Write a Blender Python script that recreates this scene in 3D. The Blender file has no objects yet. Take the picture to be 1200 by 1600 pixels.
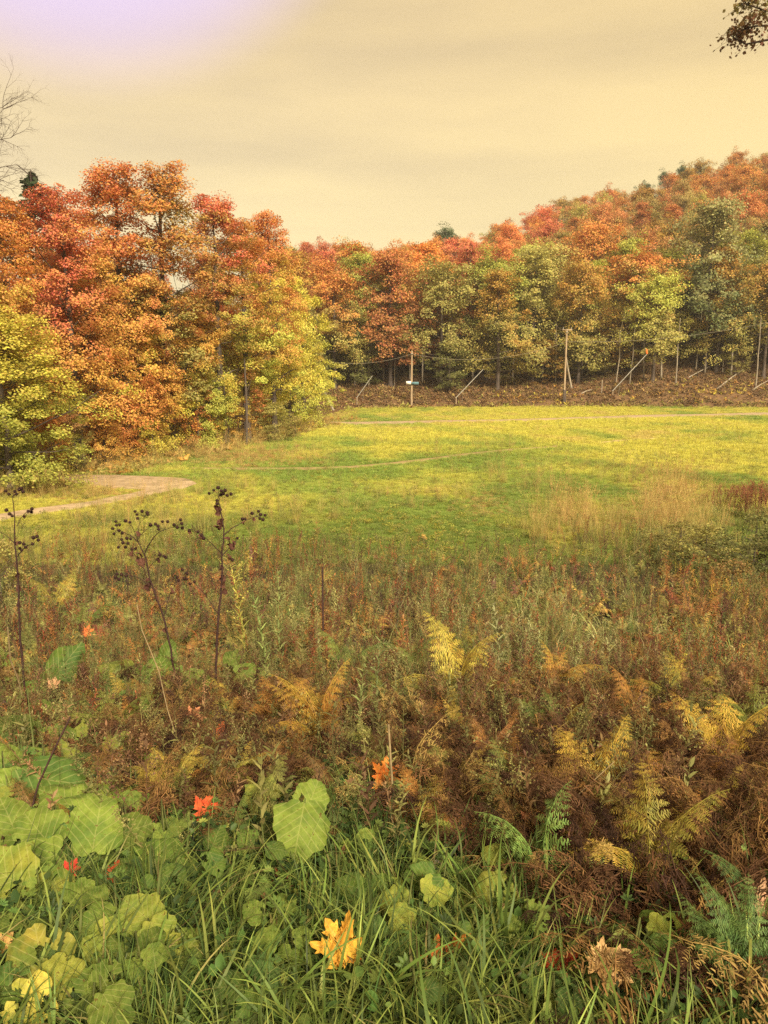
import bpy, math, random
import numpy as np
from mathutils import Vector, Matrix, Euler

rng = np.random.default_rng(7)
random.seed(7)
R = math.radians
sc = bpy.context.scene
COL = sc.collection

# ------------------------------------------------------------------ camera, sky, sun, exposure
CAMZ = 4.7
FPX = 1200.0                       # focal length in photo pixels (photo is 1200 x 1600)
PITCH = math.atan(220 / 1200)      # eye level lies at photo row 580
cam_d = bpy.data.cameras.new('camera'); cam = bpy.data.objects.new('camera', cam_d); COL.objects.link(cam)
cam.location = (0, 0, CAMZ)
cam.rotation_euler = (math.pi / 2 - PITCH, 0, 0)
cam_d.sensor_fit = 'VERTICAL'; cam_d.sensor_height = 32.0; cam_d.lens = 24.0
cam_d.clip_start = 0.05; cam_d.clip_end = 3000
sc.camera = cam

SUN_EL, SUN_AZ = R(36), R(158)     # azimuth clockwise from +Y (the viewing direction): behind, a little to the right
world = bpy.data.worlds.new("World"); sc.world = world; world.use_nodes = True
def build_world():
    nt = world.node_tree; N = nt.nodes; L = nt.links; N.clear()
    out = N.new('ShaderNodeOutputWorld')
    sky = N.new('ShaderNodeTexSky'); sky.sky_type = 'NISHITA'; sky.sun_disc = False
    sky.sun_elevation = SUN_EL; sky.sun_rotation = SUN_AZ
    b1 = N.new('ShaderNodeBackground'); b1.inputs[1].default_value = 0.05
    L.new(sky.outputs[0], b1.inputs[0])
    tc = N.new('ShaderNodeTexCoord')
    sep = N.new('ShaderNodeSeparateXYZ'); L.new(tc.outputs['Generated'], sep.inputs[0])
    # base colour of the overcast by elevation
    ramp = N.new('ShaderNodeValToRGB'); L.new(sep.outputs[2], ramp.inputs[0])
    e = ramp.color_ramp.elements
    e[0].position = 0.0; e[0].color = (0.99, 0.79, 0.39, 1)
    e[1].position = 0.55; e[1].color = (0.84, 0.62, 0.31, 1)
    for p, c in ((0.16, (0.98, 0.77, 0.375, 1)), (0.32, (0.88, 0.67, 0.335, 1))):
        x = ramp.color_ramp.elements.new(p); x.color = c
    # soft streaks in the cloud layer
    mp = N.new('ShaderNodeMapping'); mp.inputs['Scale'].default_value = (1.2, 1.2, 7.0)
    mp.inputs['Rotation'].default_value = (0, R(6), 0)
    L.new(tc.outputs['Generated'], mp.inputs[0])
    nz = N.new('ShaderNodeTexNoise'); nz.inputs['Scale'].default_value = 1.6; nz.inputs['Detail'].default_value = 5; nz.inputs['Roughness'].default_value = 0.5
    L.new(mp.outputs[0], nz.inputs[0])
    mr = N.new('ShaderNodeMapRange'); L.new(nz.outputs[0], mr.inputs[0])
    mr.inputs[1].default_value = 0.38; mr.inputs[2].default_value = 0.66; mr.inputs[3].default_value = 0.0; mr.inputs[4].default_value = 1.0
    mix = N.new('ShaderNodeMix'); mix.data_type = 'RGBA'; mix.blend_type = 'MULTIPLY'
    L.new(mr.outputs[0], mix.inputs[0]); L.new(ramp.outputs[0], mix.inputs[6]); mix.inputs[7].default_value = (0.80, 0.80, 0.86, 1)
    # yellower towards the right
    mrx = N.new('ShaderNodeMapRange'); L.new(sep.outputs[0], mrx.inputs[0])
    mrx.inputs[1].default_value = -0.5; mrx.inputs[2].default_value = 0.5
    my = N.new('ShaderNodeMix'); my.data_type = 'RGBA'; my.blend_type = 'MULTIPLY'
    L.new(mrx.outputs[0], my.inputs[0]); L.new(mix.outputs[2], my.inputs[6]); my.inputs[7].default_value = (1.03, 0.99, 0.78, 1)
    # lavender cast put into the cloud colour, up to the left
    c = Vector((-0.285, 0.74, 0.61)).normalized()
    dp = N.new('ShaderNodeVectorMath'); dp.operation = 'DOT_PRODUCT'; dp.inputs[1].default_value = c
    nrm = N.new('ShaderNodeVectorMath'); nrm.operation = 'NORMALIZE'; L.new(tc.outputs['Generated'], nrm.inputs[0])
    L.new(nrm.outputs[0], dp.inputs[0])
    mrl = N.new('ShaderNodeMapRange'); mrl.interpolation_type = 'SMOOTHSTEP'; L.new(dp.outputs['Value'], mrl.inputs[0])
    mrl.inputs[1].default_value = 0.931; mrl.inputs[2].default_value = 0.968
    ml = N.new('ShaderNodeMix'); ml.data_type = 'RGBA'
    L.new(mrl.outputs[0], ml.inputs[0]); L.new(my.outputs[2], ml.inputs[6]); ml.inputs[7].default_value = (0.78, 0.62, 0.84, 1)
    b2 = N.new('ShaderNodeBackground'); b2.inputs[1].default_value = 0.202
    L.new(ml.outputs[2], b2.inputs[0])
    mx = N.new('ShaderNodeMixShader'); mx.inputs[0].default_value = 0.94
    L.new(b1.outputs[0], mx.inputs[1]); L.new(b2.outputs[0], mx.inputs[2]); L.new(mx.outputs[0], out.inputs[0])
build_world()

sun_d = bpy.data.lights.new('sun', 'SUN'); sun = bpy.data.objects.new('sun', sun_d); COL.objects.link(sun)
sun_d.energy = 1.5; sun_d.angle = R(12); sun_d.color = (1.0, 0.86, 0.62)
sd = Vector((math.sin(SUN_AZ) * math.cos(SUN_EL), math.cos(SUN_AZ) * math.cos(SUN_EL), math.sin(SUN_EL)))
sun.rotation_euler = sd.to_track_quat('Z', 'Y').to_euler()
sun.location = (0, -10, 40)

sc.view_settings.view_transform = 'Standard'; sc.view_settings.look = 'None'
sc.view_settings.gamma = 1.0; sc.view_settings.use_curve_mapping = False
sc.view_settings.exposure = 2.5
sc.render.engine = 'CYCLES'
cy = sc.cycles
cy.max_bounces = 5; cy.diffuse_bounces = 3; cy.glossy_bounces = 2; cy.transmission_bounces = 3; cy.transparent_max_bounces = 6
cy.use_denoising = False
try:
    cy.denoiser = 'OPENIMAGEDENOISE'; cy.denoising_input_passes = 'RGB_ALBEDO_NORMAL'; cy.denoising_prefilter = 'ACCURATE'
except Exception: pass

def build_haze():
    V = [(x, y, z) for x in (-450, 450) for y in (-45, 450) for z in (-14, 92)]
    me = bpy.data.meshes.new('haze'); me.from_pydata(V, [], [(0, 1, 3, 2), (4, 6, 7, 5), (0, 4, 5, 1), (2, 3, 7, 6), (0, 2, 6, 4), (1, 5, 7, 3)])
    m = bpy.data.materials.new('thin_air'); m.use_nodes = True; N = m.node_tree.nodes; N.clear()
    v = N.new('ShaderNodeVolumePrincipled'); v.inputs['Color'].default_value = (.9, .9, .92, 1); v.inputs['Density'].default_value = HAZE; v.inputs['Anisotropy'].default_value = 0.2
    o = N.new('ShaderNodeOutputMaterial'); m.node_tree.links.new(v.outputs[0], o.inputs['Volume']); me.materials.append(m)
    o = bpy.data.objects.new('haze', me); COL.objects.link(o); o['kind'] = 'stuff'
HAZE = 0.0005
build_haze()

# ------------------------------------------------------------------ small maths
FWD = np.array([0, math.cos(PITCH), -math.sin(PITCH)]); UPV = np.array([0, math.sin(PITCH), math.cos(PITCH)]); RGT = np.array([1.0, 0, 0])
def ray(u, v):
    return FWD + RGT * (u - 600) / FPX + UPV * (800 - v) / FPX
def P(u, v, y):                    # the point seen at pixel (u, v) that lies y metres ahead
    d = ray(u, v); return np.array([0, 0, CAMZ]) + d * (y / d[1])
def proj(p):
    p = np.asarray(p, float) - np.array([0, 0, CAMZ]); f = p @ FWD
    return 600 + FPX * (p @ RGT) / f, 800 - FPX * (p @ UPV) / f
def _h(ix, iy, s):
    n = (ix.astype(np.int64) * 374761393 + iy.astype(np.int64) * 668265263 + s * 2147483647 + 1013904223) & 0xffffffff
    n = ((n ^ (n >> 13)) * 1274126177) & 0xffffffff
    return ((n ^ (n >> 16)) & 0xffff) / 65535.0
def vnoise(x, y, s=0):
    x = np.asarray(x, float); y = np.asarray(y, float)
    ix = np.floor(x); iy = np.floor(y); fx = x - ix; fy = y - iy
    fx = fx * fx * (3 - 2 * fx); fy = fy * fy * (3 - 2 * fy)
    a = _h(ix, iy, s); b = _h(ix + 1, iy, s); c = _h(ix, iy + 1, s); d = _h(ix + 1, iy + 1, s)
    return (a * (1 - fx) + b * fx) * (1 - fy) + (c * (1 - fx) + d * fx) * fy
def fbm(x, y, s=0, o=4):
    t = 0; a = 0.5; w = 0
    for k in range(o):
        t = t + a * vnoise(np.asarray(x) * 2 ** k, np.asarray(y) * 2 ** k, s + k * 17); w += a; a *= 0.5
    return t / w
def sstep(a, b, x): t = np.clip((np.asarray(x, float) - a) / (b - a), 0, 1); return t * t * (3 - 2 * t)

# ------------------------------------------------------------------ terrain
DY = [-40, 0, 1.5, 3.3, 5, 8, 12, 18, 25, 40, 60, 75, 80, 87, 400]
DD = [1.5, 1.5, 1.62, 2.15, 2.62, 3.25, 3.85, 4.35, 4.62, 4.72, 4.66, 4.58, 4.4, 3.85, 3.85]
SKU = [-1500, 300, 480, 560, 620, 700, 760, 830, 880, 950, 1000, 1060, 1120, 1200, 1400, 2500]
SKV = [430, 400, 388, 386, 388, 370, 358, 322, 304, 294, 272, 252, 234, 226, 205, 170]
CREST = 190.0
def _crest(u):
    v = np.interp(u, SKU, SKV); a = (800 - v) / FPX
    dy = math.cos(PITCH) + a * math.sin(PITCH); dz = -math.sin(PITCH) + a * math.cos(PITCH)
    return CAMZ + dz / dy * CREST - 13.5
def foot(x): return 86 + 0.02 * np.clip(x, -60, 60) + 1.0 * np.sin(np.asarray(x) * 0.09)
def H(x, y):
    x = np.asarray(x, float); y = np.asarray(y, float)
    drop = (np.interp(y - 0.6, DY, DD) + np.interp(y, DY, DD) + np.interp(y + 0.6, DY, DD)) / 3
    z = CAMZ - drop
    z = z + 0.35 * sstep(9, 30, x) * sstep(20, 60, y) * (1 - sstep(70, 86, y))
    z = z + (vnoise(x * 0.12, y * 0.12, 3) - 0.5) * 0.28 * sstep(15, 30, y) * (1 - sstep(68, 78, y))
    z = z + (vnoise(x * 0.9, y * 0.9, 5) - 0.5) * 0.10 * sstep(1, 4, y) * (1 - sstep(14, 30, y))
    f = foot(x); s = y - f
    side = 1 + 0.8 * sstep(5, 45, x)
    bank = np.interp(s, [0, 2, 5, 9, 14], [0, 0.7, 1.3, 2.0, 3.2]) * side
    uu = 600 + FPX * x / np.maximum(y, 20) * 0.985
    t = np.clip((s - 14) / (CREST - 100), 0, 1)
    zb = z + bank
    zc = _crest(uu)
    far = zb + np.maximum(zc - zb, 2) * (t ** 0.8)
    z = np.where(s > 0, np.where(s > 14, far, zb), z)
    return z - 0.05 * np.maximum(y - 215, 0) * (y > 215)
def G(u, v, h=0.0):                # where the sight line through a pixel meets the ground raised by h
    d = ray(u, v); d = d / d[1]; y = 0.6
    while y < 300:
        p = np.array([0, 0, CAMZ]) + d * y
        if p[2] < H(p[0], y) + h: return p
        y *= 1.004
    return p

# ------------------------------------------------------------------ mesh helpers
def mesh_np(name, V, F, mat=None, rnd=None, hh=None, uv=None, smooth=False, col=None):
    """V (n,3); F (m,k) one polygon size, or a list of such arrays."""
    Fs = F if isinstance(F, list) else [F]
    Fs = [np.asarray(f, np.int32) for f in Fs if len(f)]
    V = np.asarray(V, np.float32)
    me = bpy.data.meshes.new(name)
    me.vertices.add(len(V)); me.vertices.foreach_set('co', V.ravel())
    loops = np.concatenate([f.ravel() for f in Fs]); tot = np.concatenate([np.full(len(f), f.shape[1], np.int32) for f in Fs])
    start = np.concatenate([[0], np.cumsum(tot)[:-1]]).astype(np.int32)
    me.loops.add(len(loops)); me.loops.foreach_set('vertex_index', loops.astype(np.int32))
    me.polygons.add(len(tot)); me.polygons.foreach_set('loop_start', start); me.polygons.foreach_set('loop_total', tot)
    if smooth: me.polygons.foreach_set('use_smooth', np.ones(len(tot), bool))
    me.update(calc_edges=True)
    if rnd is not None:
        a = me.attributes.new('rnd', 'FLOAT', 'FACE'); a.data.foreach_set('value', np.asarray(rnd, np.float32))
    if hh is not None:
        a = me.attributes.new('hh', 'FLOAT', 'POINT'); a.data.foreach_set('value', np.asarray(hh, np.float32))
    if col is not None:
        a = me.attributes.new('gcol', 'FLOAT_COLOR', 'POINT')
        c4 = np.ones((len(V), 4), np.float32); c4[:, :3] = col; a.data.foreach_set('color', c4.ravel())
    if uv is not None:
        a = me.attributes.new('luv', 'FLOAT_VECTOR', 'POINT'); u3 = np.zeros((len(V), 3), np.float32); u3[:, :2] = uv
        a.data.foreach_set('vector', u3.ravel())
    if mat is not None:
        for m in (mat if isinstance(mat, (list, tuple)) else [mat]): me.materials.append(m)
    return me
class MB:
    """collects quads/tris with per-face random values and per-vertex heights"""
    def __init__(s): s.V = []; s.F = {3: [], 4: []}; s.n = 0; s.R = {3: [], 4: []}; s.U = []
    def add(s, V, F, rnd=None, uv=None):
        V = np.asarray(V, float); F = np.asarray(F, int); k = F.shape[1]
        s.V.append(V); s.F[k].append(F + s.n); s.n += len(V)
        s.R[k].append(np.full(len(F), random.random()) if rnd is None else np.asarray(rnd, float) * np.ones(len(F)))
        s.U.append(np.zeros((len(V), 2)) if uv is None else uv)
    def tube(s, pts, rad, n=6, rnd=None, cap=True):
        pts = np.asarray(pts, float); m = len(pts); rad = np.ones(m) * rad
        t = np.gradient(pts, axis=0); t /= np.linalg.norm(t, axis=1)[:, None] + 1e-9
        ref = np.array([0, 0, 1.0]) if abs(t[0][2]) < 0.9 else np.array([1.0, 0, 0])
        a = np.cross(t, ref); a /= np.linalg.norm(a, axis=1)[:, None] + 1e-9; b = np.cross(t, a)
        th = np.arange(n) * 2 * math.pi / n
        V = (pts[:, None] + rad[:, None, None] * (a[:, None] * np.cos(th)[None, :, None] + b[:, None] * np.sin(th)[None, :, None])).reshape(-1, 3)
        i = np.arange(m - 1)[:, None] * n; j = np.arange(n)[None]; k = (np.arange(n)[None] + 1) % n
        F = np.stack([i + j, i + k, i + n + k, i + n + j], -1).reshape(-1, 4)
        s.add(V, F, rnd)
        if cap:
            for r0, c in ((0, pts[0]), ((m - 1) * n, pts[-1])):
                ring = V[r0:r0 + n]
                s.add(np.vstack([ring, c]), [[q, (q + 1) % n, n] for q in range(n)], rnd)
    def box(s, c, size, rot=None, rnd=None):
        c = np.asarray(c, float); h = np.asarray(size, float) / 2
        V = np.array([[x, y, z] for x in (-1, 1) for y in (-1, 1) for z in (-1, 1)]) * h
        if rot is not None: V = V @ np.array(rot).T
        s.add(V + c, [[0, 1, 3, 2], [4, 6, 7, 5], [0, 4, 5, 1], [2, 3, 7, 6], [0, 2, 6, 4], [1, 5, 7, 3]], rnd)
    def mesh(s, name, mat, smooth=False, hh=False, uv=False):
        V = np.vstack(s.V); Fs = []; Rs = []
        for k in (3, 4):
            if s.F[k]: Fs.append(np.vstack(s.F[k])); Rs.append(np.concatenate(s.R[k]))
        z = V[:, 2]; h = (z - z.min()) / (np.ptp(z) + 1e-6)
        return mesh_np(name, V, Fs, mat, np.concatenate(Rs), h, np.vstack(s.U) if uv else None, smooth)

def tag(o, label=None, cat=None, group=None, kind=None):
    if label: o['label'] = label
    if cat: o['category'] = cat
    if group: o['group'] = group
    if kind: o['kind'] = kind
    return o
def obj(name, me, parent=None, loc=None, rot=None, scl=None, tint=None, tint2=None):
    o = bpy.data.objects.new(name, me); COL.objects.link(o)
    if parent is not None: o.parent = parent
    if loc is not None: o.location = [float(q) for q in loc]
    if rot is not None: o.rotation_euler = rot
    if scl is not None: o.scale = (scl,) * 3 if np.isscalar(scl) else scl
    if tint is not None: o['tint'] = [float(q) for q in tint]; o['tint2'] = [float(q) for q in (tint2 if tint2 is not None else tint)]
    return o
def thing(name, label, cat, loc=(0, 0, 0), rz=0.0, group=None):
    o = bpy.data.objects.new(name, None); COL.objects.link(o); o.empty_display_size = 0.2
    o.location = [float(q) for q in loc]; o.rotation_euler = (0, 0, rz)
    return tag(o, label, cat, group)

def scatter(name, protos, pts, rot, scl, tint, tint2=None, kind='stuff', idx=None):
    """one mass of countless plants: a cloud of points that carries copies of a few small plants"""
    n = len(pts)
    if n == 0: return None
    me = bpy.data.meshes.new(name); me.vertices.add(n); me.vertices.foreach_set('co', np.asarray(pts, np.float32).ravel())
    a = me.attributes.new('rot', 'FLOAT_VECTOR', 'POINT'); a.data.foreach_set('vector', np.asarray(rot, np.float32).ravel())
    scl = np.asarray(scl, np.float32); scl = np.repeat(scl[:, None], 3, 1) if scl.ndim == 1 else scl
    a = me.attributes.new('scl', 'FLOAT_VECTOR', 'POINT'); a.data.foreach_set('vector', scl.ravel())
    idx = rng.integers(0, len(protos), n) if idx is None else idx
    a = me.attributes.new('idx', 'INT', 'POINT'); a.data.foreach_set('value', idx.astype(np.int32))
    for nm, t in (('tint', tint), ('tint2', tint if tint2 is None else tint2)):
        a = me.attributes.new(nm, 'FLOAT_COLOR', 'POINT'); c = np.ones((n, 4), np.float32); c[:, :3] = t
        a.data.foreach_set('color', c.ravel())
    col = bpy.data.collections.new(name + '_sources')
    for k, m in enumerate(protos):
        col.objects.link(bpy.data.objects.new('%s_source_%02d' % (name, k), m))
    o = bpy.data.objects.new(name, me); COL.objects.link(o)
    g = bpy.data.node_groups.new(name, 'GeometryNodeTree')
    g.interface.new_socket('Geometry', in_out='INPUT', socket_type='NodeSocketGeometry')
    g.interface.new_socket('Geometry', in_out='OUTPUT', socket_type='NodeSocketGeometry')
    N = g.nodes; L = g.links
    gi = N.new('NodeGroupInput'); go = N.new('NodeGroupOutput')
    ci = N.new('GeometryNodeCollectionInfo'); ci.inputs[0].default_value = col
    ci.inputs['Separate Children'].default_value = True; ci.inputs['Reset Children'].default_value = True
    iop = N.new('GeometryNodeInstanceOnPoints'); iop.inputs['Pick Instance'].default_value = True
    def na(nm, ty):
        q = N.new('GeometryNodeInputNamedAttribute'); q.data_type = ty; q.inputs[0].default_value = nm; return q.outputs[0]
    e2r = N.new('FunctionNodeEulerToRotation')
    L.new(na('rot', 'FLOAT_VECTOR'), e2r.inputs[0]); L.new(e2r.outputs[0], iop.inputs['Rotation'])
    L.new(na('scl', 'FLOAT_VECTOR'), iop.inputs['Scale']); L.new(na('idx', 'INT'), iop.inputs['Instance Index'])
    L.new(gi.outputs[0], iop.inputs['Points']); L.new(ci.outputs[0], iop.inputs['Instance']); L.new(iop.outputs[0], go.inputs[0])
    md = o.modifiers.new('plants', 'NODES'); md.node_group = g
    o['kind'] = kind
    return o

# ------------------------------------------------------------------ materials
def newmat(name):
    m = bpy.data.materials.new(name); m.use_nodes = True; m.node_tree.nodes.clear(); return m, m.node_tree.nodes, m.node_tree.links
def mathn(N, L, op, a, b=None, c=None):
    n = N.new('ShaderNodeMath'); n.operation = op
    for i, q in enumerate((a, b, c)):
        if q is None: continue
        if hasattr(q, 'links'): L.new(q, n.inputs[i])
        else: n.inputs[i].default_value = q
    return n.outputs[0]
def mixc(N, L, fac, a, b, mode='MIX'):
    n = N.new('ShaderNodeMix'); n.data_type = 'RGBA'; n.blend_type = mode
    for i, q in ((0, fac), (6, a), (7, b)):
        if hasattr(q, 'links'): L.new(q, n.inputs[i])
        elif i == 0: n.inputs[0].default_value = q
        else: n.inputs[i].default_value = (*q, 1)
    return n.outputs[2]
def foliage(name, noise=0.5, hk=0.6, var=0.45, transl=0.3, rough=0.6, spec=0.25, nk=1.4, hue=0.03):
    m, N, L = newmat(name)
    def at(nm, ty='INSTANCER'):
        a = N.new('ShaderNodeAttribute'); a.attribute_type = ty; a.attribute_name = nm; return a
    t1 = at('tint'); t2 = at('tint2'); rn = at('rnd', 'GEOMETRY'); hh = at('hh', 'GEOMETRY')
    geo = N.new('ShaderNodeNewGeometry')
    nz = N.new('ShaderNodeTexNoise'); nz.inputs['Scale'].default_value = noise; nz.inputs['Detail'].default_value = 3
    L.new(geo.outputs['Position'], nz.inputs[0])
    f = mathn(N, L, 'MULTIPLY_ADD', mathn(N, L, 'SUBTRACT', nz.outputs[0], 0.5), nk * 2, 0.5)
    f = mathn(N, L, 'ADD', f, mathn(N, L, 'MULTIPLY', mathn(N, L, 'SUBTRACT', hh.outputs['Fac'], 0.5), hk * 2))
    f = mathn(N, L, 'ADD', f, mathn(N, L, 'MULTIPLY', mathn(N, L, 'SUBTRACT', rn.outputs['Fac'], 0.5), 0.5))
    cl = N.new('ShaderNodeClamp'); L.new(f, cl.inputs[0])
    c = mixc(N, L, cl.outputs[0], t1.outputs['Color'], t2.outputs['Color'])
    hs = N.new('ShaderNodeHueSaturation'); L.new(c, hs.inputs['Color'])
    r2 = mathn(N, L, 'FRACT', mathn(N, L, 'MULTIPLY', rn.outputs['Fac'], 7.31))
    L.new(mathn(N, L, 'MULTIPLY_ADD', r2, hue * 1.8, 0.5 - hue * .7), hs.inputs['Hue'])
    r3 = mathn(N, L, 'FRACT', mathn(N, L, 'MULTIPLY', rn.outputs['Fac'], 13.7))
    L.new(mathn(N, L, 'MULTIPLY_ADD', r3, var * 2, 1 - var), hs.inputs['Value'])
    pb = N.new('ShaderNodeBsdfPrincipled'); L.new(hs.outputs[0], pb.inputs['Base Color'])
    pb.inputs['Roughness'].default_value = rough; pb.inputs['Specular IOR Level'].default_value = spec
    tr = N.new('ShaderNodeBsdfTranslucent'); L.new(hs.outputs[0], tr.inputs[0])
    mx = N.new('ShaderNodeMixShader'); mx.inputs[0].default_value = transl
    L.new(pb.outputs[0], mx.inputs[1]); L.new(tr.outputs[0], mx.inputs[2])
    o = N.new('ShaderNodeOutputMaterial'); L.new(mx.outputs[0], o.inputs[0])
    return m
M_tree = foliage('tree_leaves', noise=0.35, hk=0.82, nk=1.6, var=0.38, transl=0.34)
M_grass = foliage('grass_blades', noise=2.0, hk=0.5, var=0.35, transl=0.3, nk=0.8, hue=0.02, rough=0.5, spec=0.18)
M_fern = foliage('fern_leaflets', noise=5.0, hk=0.3, var=0.4, transl=0.3, nk=1.3, hue=0.02)
M_dead = foliage('withered_leaves', noise=6.0, hk=0.2, var=0.5, transl=0.12, nk=1.6, hue=0.015, rough=0.8, spec=0.1)

def veined(name, kind, transl=0.25):
    """big single leaves: ribs, mottling and brown marks over the leaf's own tint"""
    m, N, L = newmat(name)
    a = N.new('ShaderNodeAttribute'); a.attribute_name = 'luv'
    t1 = N.new('ShaderNodeAttribute'); t1.attribute_type = 'INSTANCER'; t1.attribute_name = 'tint'
    t2 = N.new('ShaderNodeAttribute'); t2.attribute_type = 'INSTANCER'; t2.attribute_name = 'tint2'
    oi = N.new('ShaderNodeObjectInfo')
    sp = N.new('ShaderNodeSeparateXYZ'); L.new(a.outputs['Vector'], sp.inputs[0])
    ax = mathn(N, L, 'ABSOLUTE', sp.outputs[0])
    off = N.new('ShaderNodeVectorMath'); off.operation = 'ADD'; L.new(a.outputs['Vector'], off.inputs[0]); L.new(oi.outputs['Location'], off.inputs[1])
    nz = N.new('ShaderNodeTexNoise'); nz.inputs['Scale'].default_value = 2.6; nz.inputs['Detail'].default_value = 5; L.new(off.outputs[0], nz.inputs[0])
    if kind == 'pinnate':
        q = mathn(N, L, 'MULTIPLY', mathn(N, L, 'SUBTRACT', sp.outputs[1], mathn(N, L, 'MULTIPLY', mathn(N, L, 'POWER', ax, 0.95), 0.95)), 6.5)
        q = mathn(N, L, 'ADD', q, mathn(N, L, 'MULTIPLY', nz.outputs[0], 0.5))
        side = mathn(N, L, 'ABSOLUTE', mathn(N, L, 'SUBTRACT', mathn(N, L, 'FRACT', q), 0.5))
        side = mathn(N, L, 'MULTIPLY', side, 0.13)
    else:
        ang = mathn(N, L, 'ARCTAN2', sp.outputs[0], mathn(N, L, 'ADD', sp.outputs[1], 0.42))
        k = R(42)
        da = mathn(N, L, 'SUBTRACT', mathn(N, L, 'FRACT', mathn(N, L, 'ADD', mathn(N, L, 'DIVIDE', ang, k), 0.5)), 0.5)
        ln = N.new('ShaderNodeVectorMath'); ln.operation = 'LENGTH'; L.new(a.outputs['Vector'], ln.inputs[0])
        side = mathn(N, L, 'MULTIPLY', mathn(N, L, 'ABSOLUTE', da), mathn(N, L, 'MULTIPLY', ln.outputs['Value'], k))
    dist = mathn(N, L, 'MINIMUM', side, ax)
    vein = N.new('ShaderNodeMapRange'); L.new(dist, vein.inputs[0])
    vein.inputs[1].default_value = 0.002; vein.inputs[2].default_value = 0.014; vein.inputs[3].default_value = 1; vein.inputs[4].default_value = 0
    nf = N.new('ShaderNodeTexNoise'); nf.inputs['Scale'].default_value = 9; nf.inputs['Detail'].default_value = 6; nf.inputs['Roughness'].default_value = 0.65; L.new(off.outputs[0], nf.inputs[0])
    mr = N.new('ShaderNodeMapRange'); L.new(nz.outputs[0], mr.inputs[0]); mr.inputs[1].default_value = 0.36; mr.inputs[2].default_value = 0.62
    c = mixc(N, L, mr.outputs[0], t1.outputs['Color'], t2.outputs['Color'])
    m2 = N.new('ShaderNodeMapRange'); L.new(nf.outputs[0], m2.inputs[0]); m2.inputs[1].default_value = 0.3; m2.inputs[2].default_value = 0.7; m2.inputs[3].default_value = 0.7; m2.inputs[4].default_value = 1.25
    hs = N.new('ShaderNodeHueSaturation'); L.new(c, hs.inputs['Color']); L.new(m2.outputs[0], hs.inputs['Value'])
    lite = mixc(N, L, 0.45, hs.outputs[0], (0.55, 0.50, 0.22))
    c = mixc(N, L, mathn(N, L, 'MULTIPLY', vein.outputs[0], 0.5), hs.outputs[0], lite)
    bs = N.new('ShaderNodeMapRange'); L.new(nf.outputs[0], bs.inputs[0]); bs.inputs[1].default_value = 0.61; bs.inputs[2].default_value = 0.66
    c = mixc(N, L, mathn(N, L, 'MULTIPLY', bs.outputs[0], 0.8), c, (0.10, 0.045, 0.015))
    bp = N.new('ShaderNodeBump'); bp.inputs['Strength'].default_value = 0.9; bp.inputs['Distance'].default_value = 0.006
    L.new(mathn(N, L, 'ADD', mathn(N, L, 'MULTIPLY', nf.outputs[0], 0.8), mathn(N, L, 'MULTIPLY', vein.outputs[0], 0.12)), bp.inputs['Height'])
    pb = N.new('ShaderNodeBsdfPrincipled'); L.new(c, pb.inputs['Base Color']); L.new(bp.outputs[0], pb.inputs['Normal'])
    pb.inputs['Roughness'].default_value = 0.6; pb.inputs['Specular IOR Level'].default_value = 0.12
    tr = N.new('ShaderNodeBsdfTranslucent'); L.new(c, tr.inputs[0])
    mx = N.new('ShaderNodeMixShader'); mx.inputs[0].default_value = transl
    L.new(pb.outputs[0], mx.inputs[1]); L.new(tr.outputs[0], mx.inputs[2])
    o = N.new('ShaderNodeOutputMaterial'); L.new(mx.outputs[0], o.inputs[0])
    return m
M_bigleaf = veined('broad_leaf', 'pinnate'); M_maple = veined('maple_leaf', 'palmate', 0.2)

def solid(name, c1, c2, scale=3.0, rough=0.85, bump=0.4, dist=0.01, detail=6, stretch=(1, 1, 1), metal=0.0, attr=None):
    m, N, L = newmat(name)
    tc = N.new('ShaderNodeNewGeometry'); mp = N.new('ShaderNodeMapping'); mp.inputs['Scale'].default_value = stretch
    L.new(tc.outputs['Position'], mp.inputs[0])
    nz = N.new('ShaderNodeTexNoise'); nz.inputs['Scale'].default_value = scale; nz.inputs['Detail'].default_value = detail; nz.inputs['Roughness'].default_value = 0.62
    L.new(mp.outputs[0], nz.inputs[0])
    mr = N.new('ShaderNodeMapRange'); L.new(nz.outputs[0], mr.inputs[0]); mr.inputs[1].default_value = 0.33; mr.inputs[2].default_value = 0.67
    c = mixc(N, L, mr.outputs[0], c1, c2)
    if attr:
        a = N.new('ShaderNodeAttribute'); a.attribute_name = attr
        c = mixc(N, L, 1.0, a.outputs['Color'], c, 'MULTIPLY')
    bp = N.new('ShaderNodeBump'); bp.inputs['Strength'].default_value = bump; bp.inputs['Distance'].default_value = dist
    L.new(nz.outputs[0], bp.inputs['Height'])
    pb = N.new('ShaderNodeBsdfPrincipled'); L.new(c, pb.inputs['Base Color']); L.new(bp.outputs[0], pb.inputs['Normal'])
    pb.inputs['Roughness'].default_value = rough; pb.inputs['Metallic'].default_value = metal; pb.inputs['Specular IOR Level'].default_value = 0.2
    o = N.new('ShaderNodeOutputMaterial'); L.new(pb.outputs[0], o.inputs[0])
    return m
M_ground = solid('soil_and_turf', (0.6, 0.6, 0.6), (1.35, 1.3, 1.2), 2.2, 0.95, 0.8, 0.05, 9, attr='gcol')
M_dirt = solid('packed_dirt', (0.27, 0.195, 0.12), (0.50, 0.38, 0.25), 2.3, 0.95, 0.5, 0.03, 9)
M_bark = solid('dark_bark', (0.045, 0.035, 0.03), (0.13, 0.10, 0.085), 5, 0.95, 0.8, 0.03, 6, (1, 1, 0.25))
M_barkpale = solid('pale_bark', (0.15, 0.125, 0.10), (0.34, 0.29, 0.23), 5, 0.95, 0.6, 0.02, 6, (1, 1, 0.3))
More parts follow.
